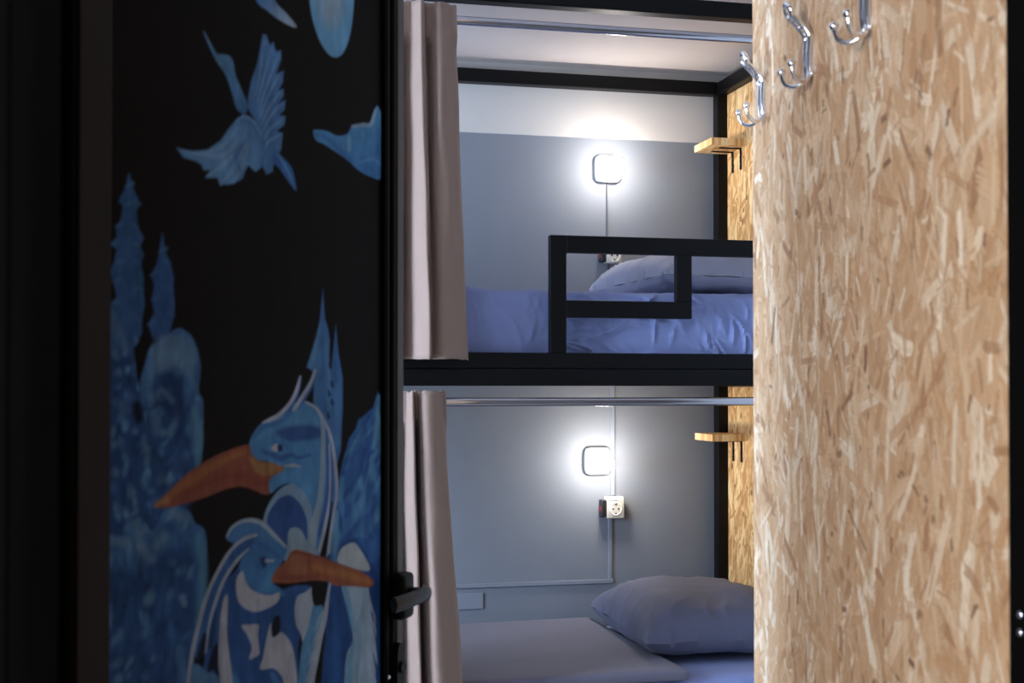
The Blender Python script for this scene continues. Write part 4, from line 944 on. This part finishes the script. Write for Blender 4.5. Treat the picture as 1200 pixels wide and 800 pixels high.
# ------------------------------------------------------------------ curtains
def curtain(zrod, ztop, zbot, prof_top, prof_bot, label, seed, hem=.035):
    """profiles: list of (px column, y offset towards the viewer is negative); drawn at the rod plane"""
    nprof = 14
    pre = [(180 + 15 * q, (-.034 if q % 2 else .010)) for q in range(14)]  # unseen folds behind the door, added to block window light from the bunk
    prof_top = pre + prof_top; prof_bot = pre + prof_bot
    def dense(pr): return cr_interp([Vector((at(px, 400, YR).x, YR + dy, 0)) for px, dy in pr], nprof)
    A, B = dense(prof_top), dense(prof_bot); nz_ = 70; bm = BM(); V = []
    for k in range(nz_ + 1):
        f = k / nz_; z = ztop + (zbot - ztop) * f
        g = min(1.0, max(0.0, f / .95)); g = g * g * (3 - 2 * g) * .55 + g * .45
        r_ = []
        for i, (a, b_) in enumerate(zip(A, B)):
            p = a.lerp(b_, g)
            # the header hugs the rod
            dzr = abs(z - zrod)
            kk = min(1.0, max(0.0, (.085 - dzr) / .05)); kk = kk * kk * (3 - 2 * kk)
            if p.y > YR - .017: p.y += kk * (YR - .017 - p.y + .12 * (p.y - YR - .017) * 0)
            p.x += .004 * nz(Vector((i * .05, f * 4, seed)), 1, seed); p.y += .004 * nz(Vector((i * .07, f * 5, seed + 4)), 1, seed) 
            zz = z + .006 * nz(Vector((i * .09, seed, 0)), 1, 3) * (1 if f > .97 or f < .02 else 0)
            r_.append(bm.verts.new((p.x, p.y, zz)))
        V.append(r_)
    for k in range(nz_):
        for i in range(len(A) - 1): bm.faces.new((V[k][i], V[k][i + 1], V[k + 1][i + 1], V[k + 1][i]))
    o = obj('curtain', bm, M['curtain'], None, True)
    so = o.modifiers.new('thickness', 'SOLIDIFY'); so.thickness = .003; so.offset = 0
    return tag(o, label, 'curtain', 'curtains of the bunk bed')
ztu, zbu = at(500, 6, YR).z, at(510, 421, YR).z
curtain(zr_u, ztu, zbu,
        [(400, .0), (412, -.030), (424, .012), (438, -.034), (452, .012), (463, -.030), (473, .014), (483, -.030), (490, -.052), (494, -.030), (500, .010), (510, -.036), (521, -.026), (530, -.006), (534, .016)],
        [(396, .0), (410, -.035), (424, .010), (440, -.040), (455, .010), (466, -.030), (474, .016), (486, -.034), (497, -.078), (500, -.050), (505, -.030), (516, -.050), (530, -.040), (542, -.020), (548, .012)],
        'long taupe curtain gathered on the rod of the upper bunk', 2)
ztl, zbl = at(500, 458, YR).z, .30
curtain(zr_l, ztl, zbl,
        [(400, .0), (412, -.030), (424, .012), (438, -.034), (452, .012), (464, -.020), (470, .016), (477, -.036), (482, -.046), (484, .016), (488, .020), (491, -.030), (497, -.048), (509, -.038), (517, -.022), (521, .014)],
        [(396, .0), (412, -.035), (428, .012), (444, -.040), (458, .012), (466, -.030), (472, .018), (481, -.034), (490, -.066), (493, .022), (496, .026), (500, -.020), (510, -.070), (526, -.056), (541, -.030), (547, .014)],
        'taupe curtain hanging at the lower bunk behind the door handle', 5)

# ------------------------------------------------------------------ light
w = bpy.data.worlds.new('world'); sc.world = w; w.use_nodes = True
bg = w.node_tree.nodes['Background']; bg.inputs[0].default_value = (.75, .82, 1.0, 1); bg.inputs[1].default_value = .018
def area(name, loc, rot, sx, sy, power, col):
    d = bpy.data.lights.new(name, 'AREA'); d.shape = 'RECTANGLE'; d.size = sx; d.size_y = sy; d.energy = power; d.color = col
    o = bpy.data.objects.new(name, d); COL.objects.link(o); o.location = loc; o.rotation_euler = rot; return o
area('window_daylight', (XL - .12, (WY0 + WY1) / 2, (WZ0 + WZ1) / 2), (0, -PI / 2, 0), WZ1 - WZ0, WY1 - WY0, 225, (.58, .75, 1.0))
area('corridor_panel_fill', (XL - .12, -.75, 1.5), (0, -PI / 2, 0), 1.3, .9, 150, (.97, .97, 1.0))  # unseen light added to even out the near end of the panel
sc.view_settings.view_transform = 'Standard'; sc.view_settings.look = 'None'; sc.view_settings.gamma = 1; sc.view_settings.use_curve_mapping = False
sc.view_settings.exposure = 0.0
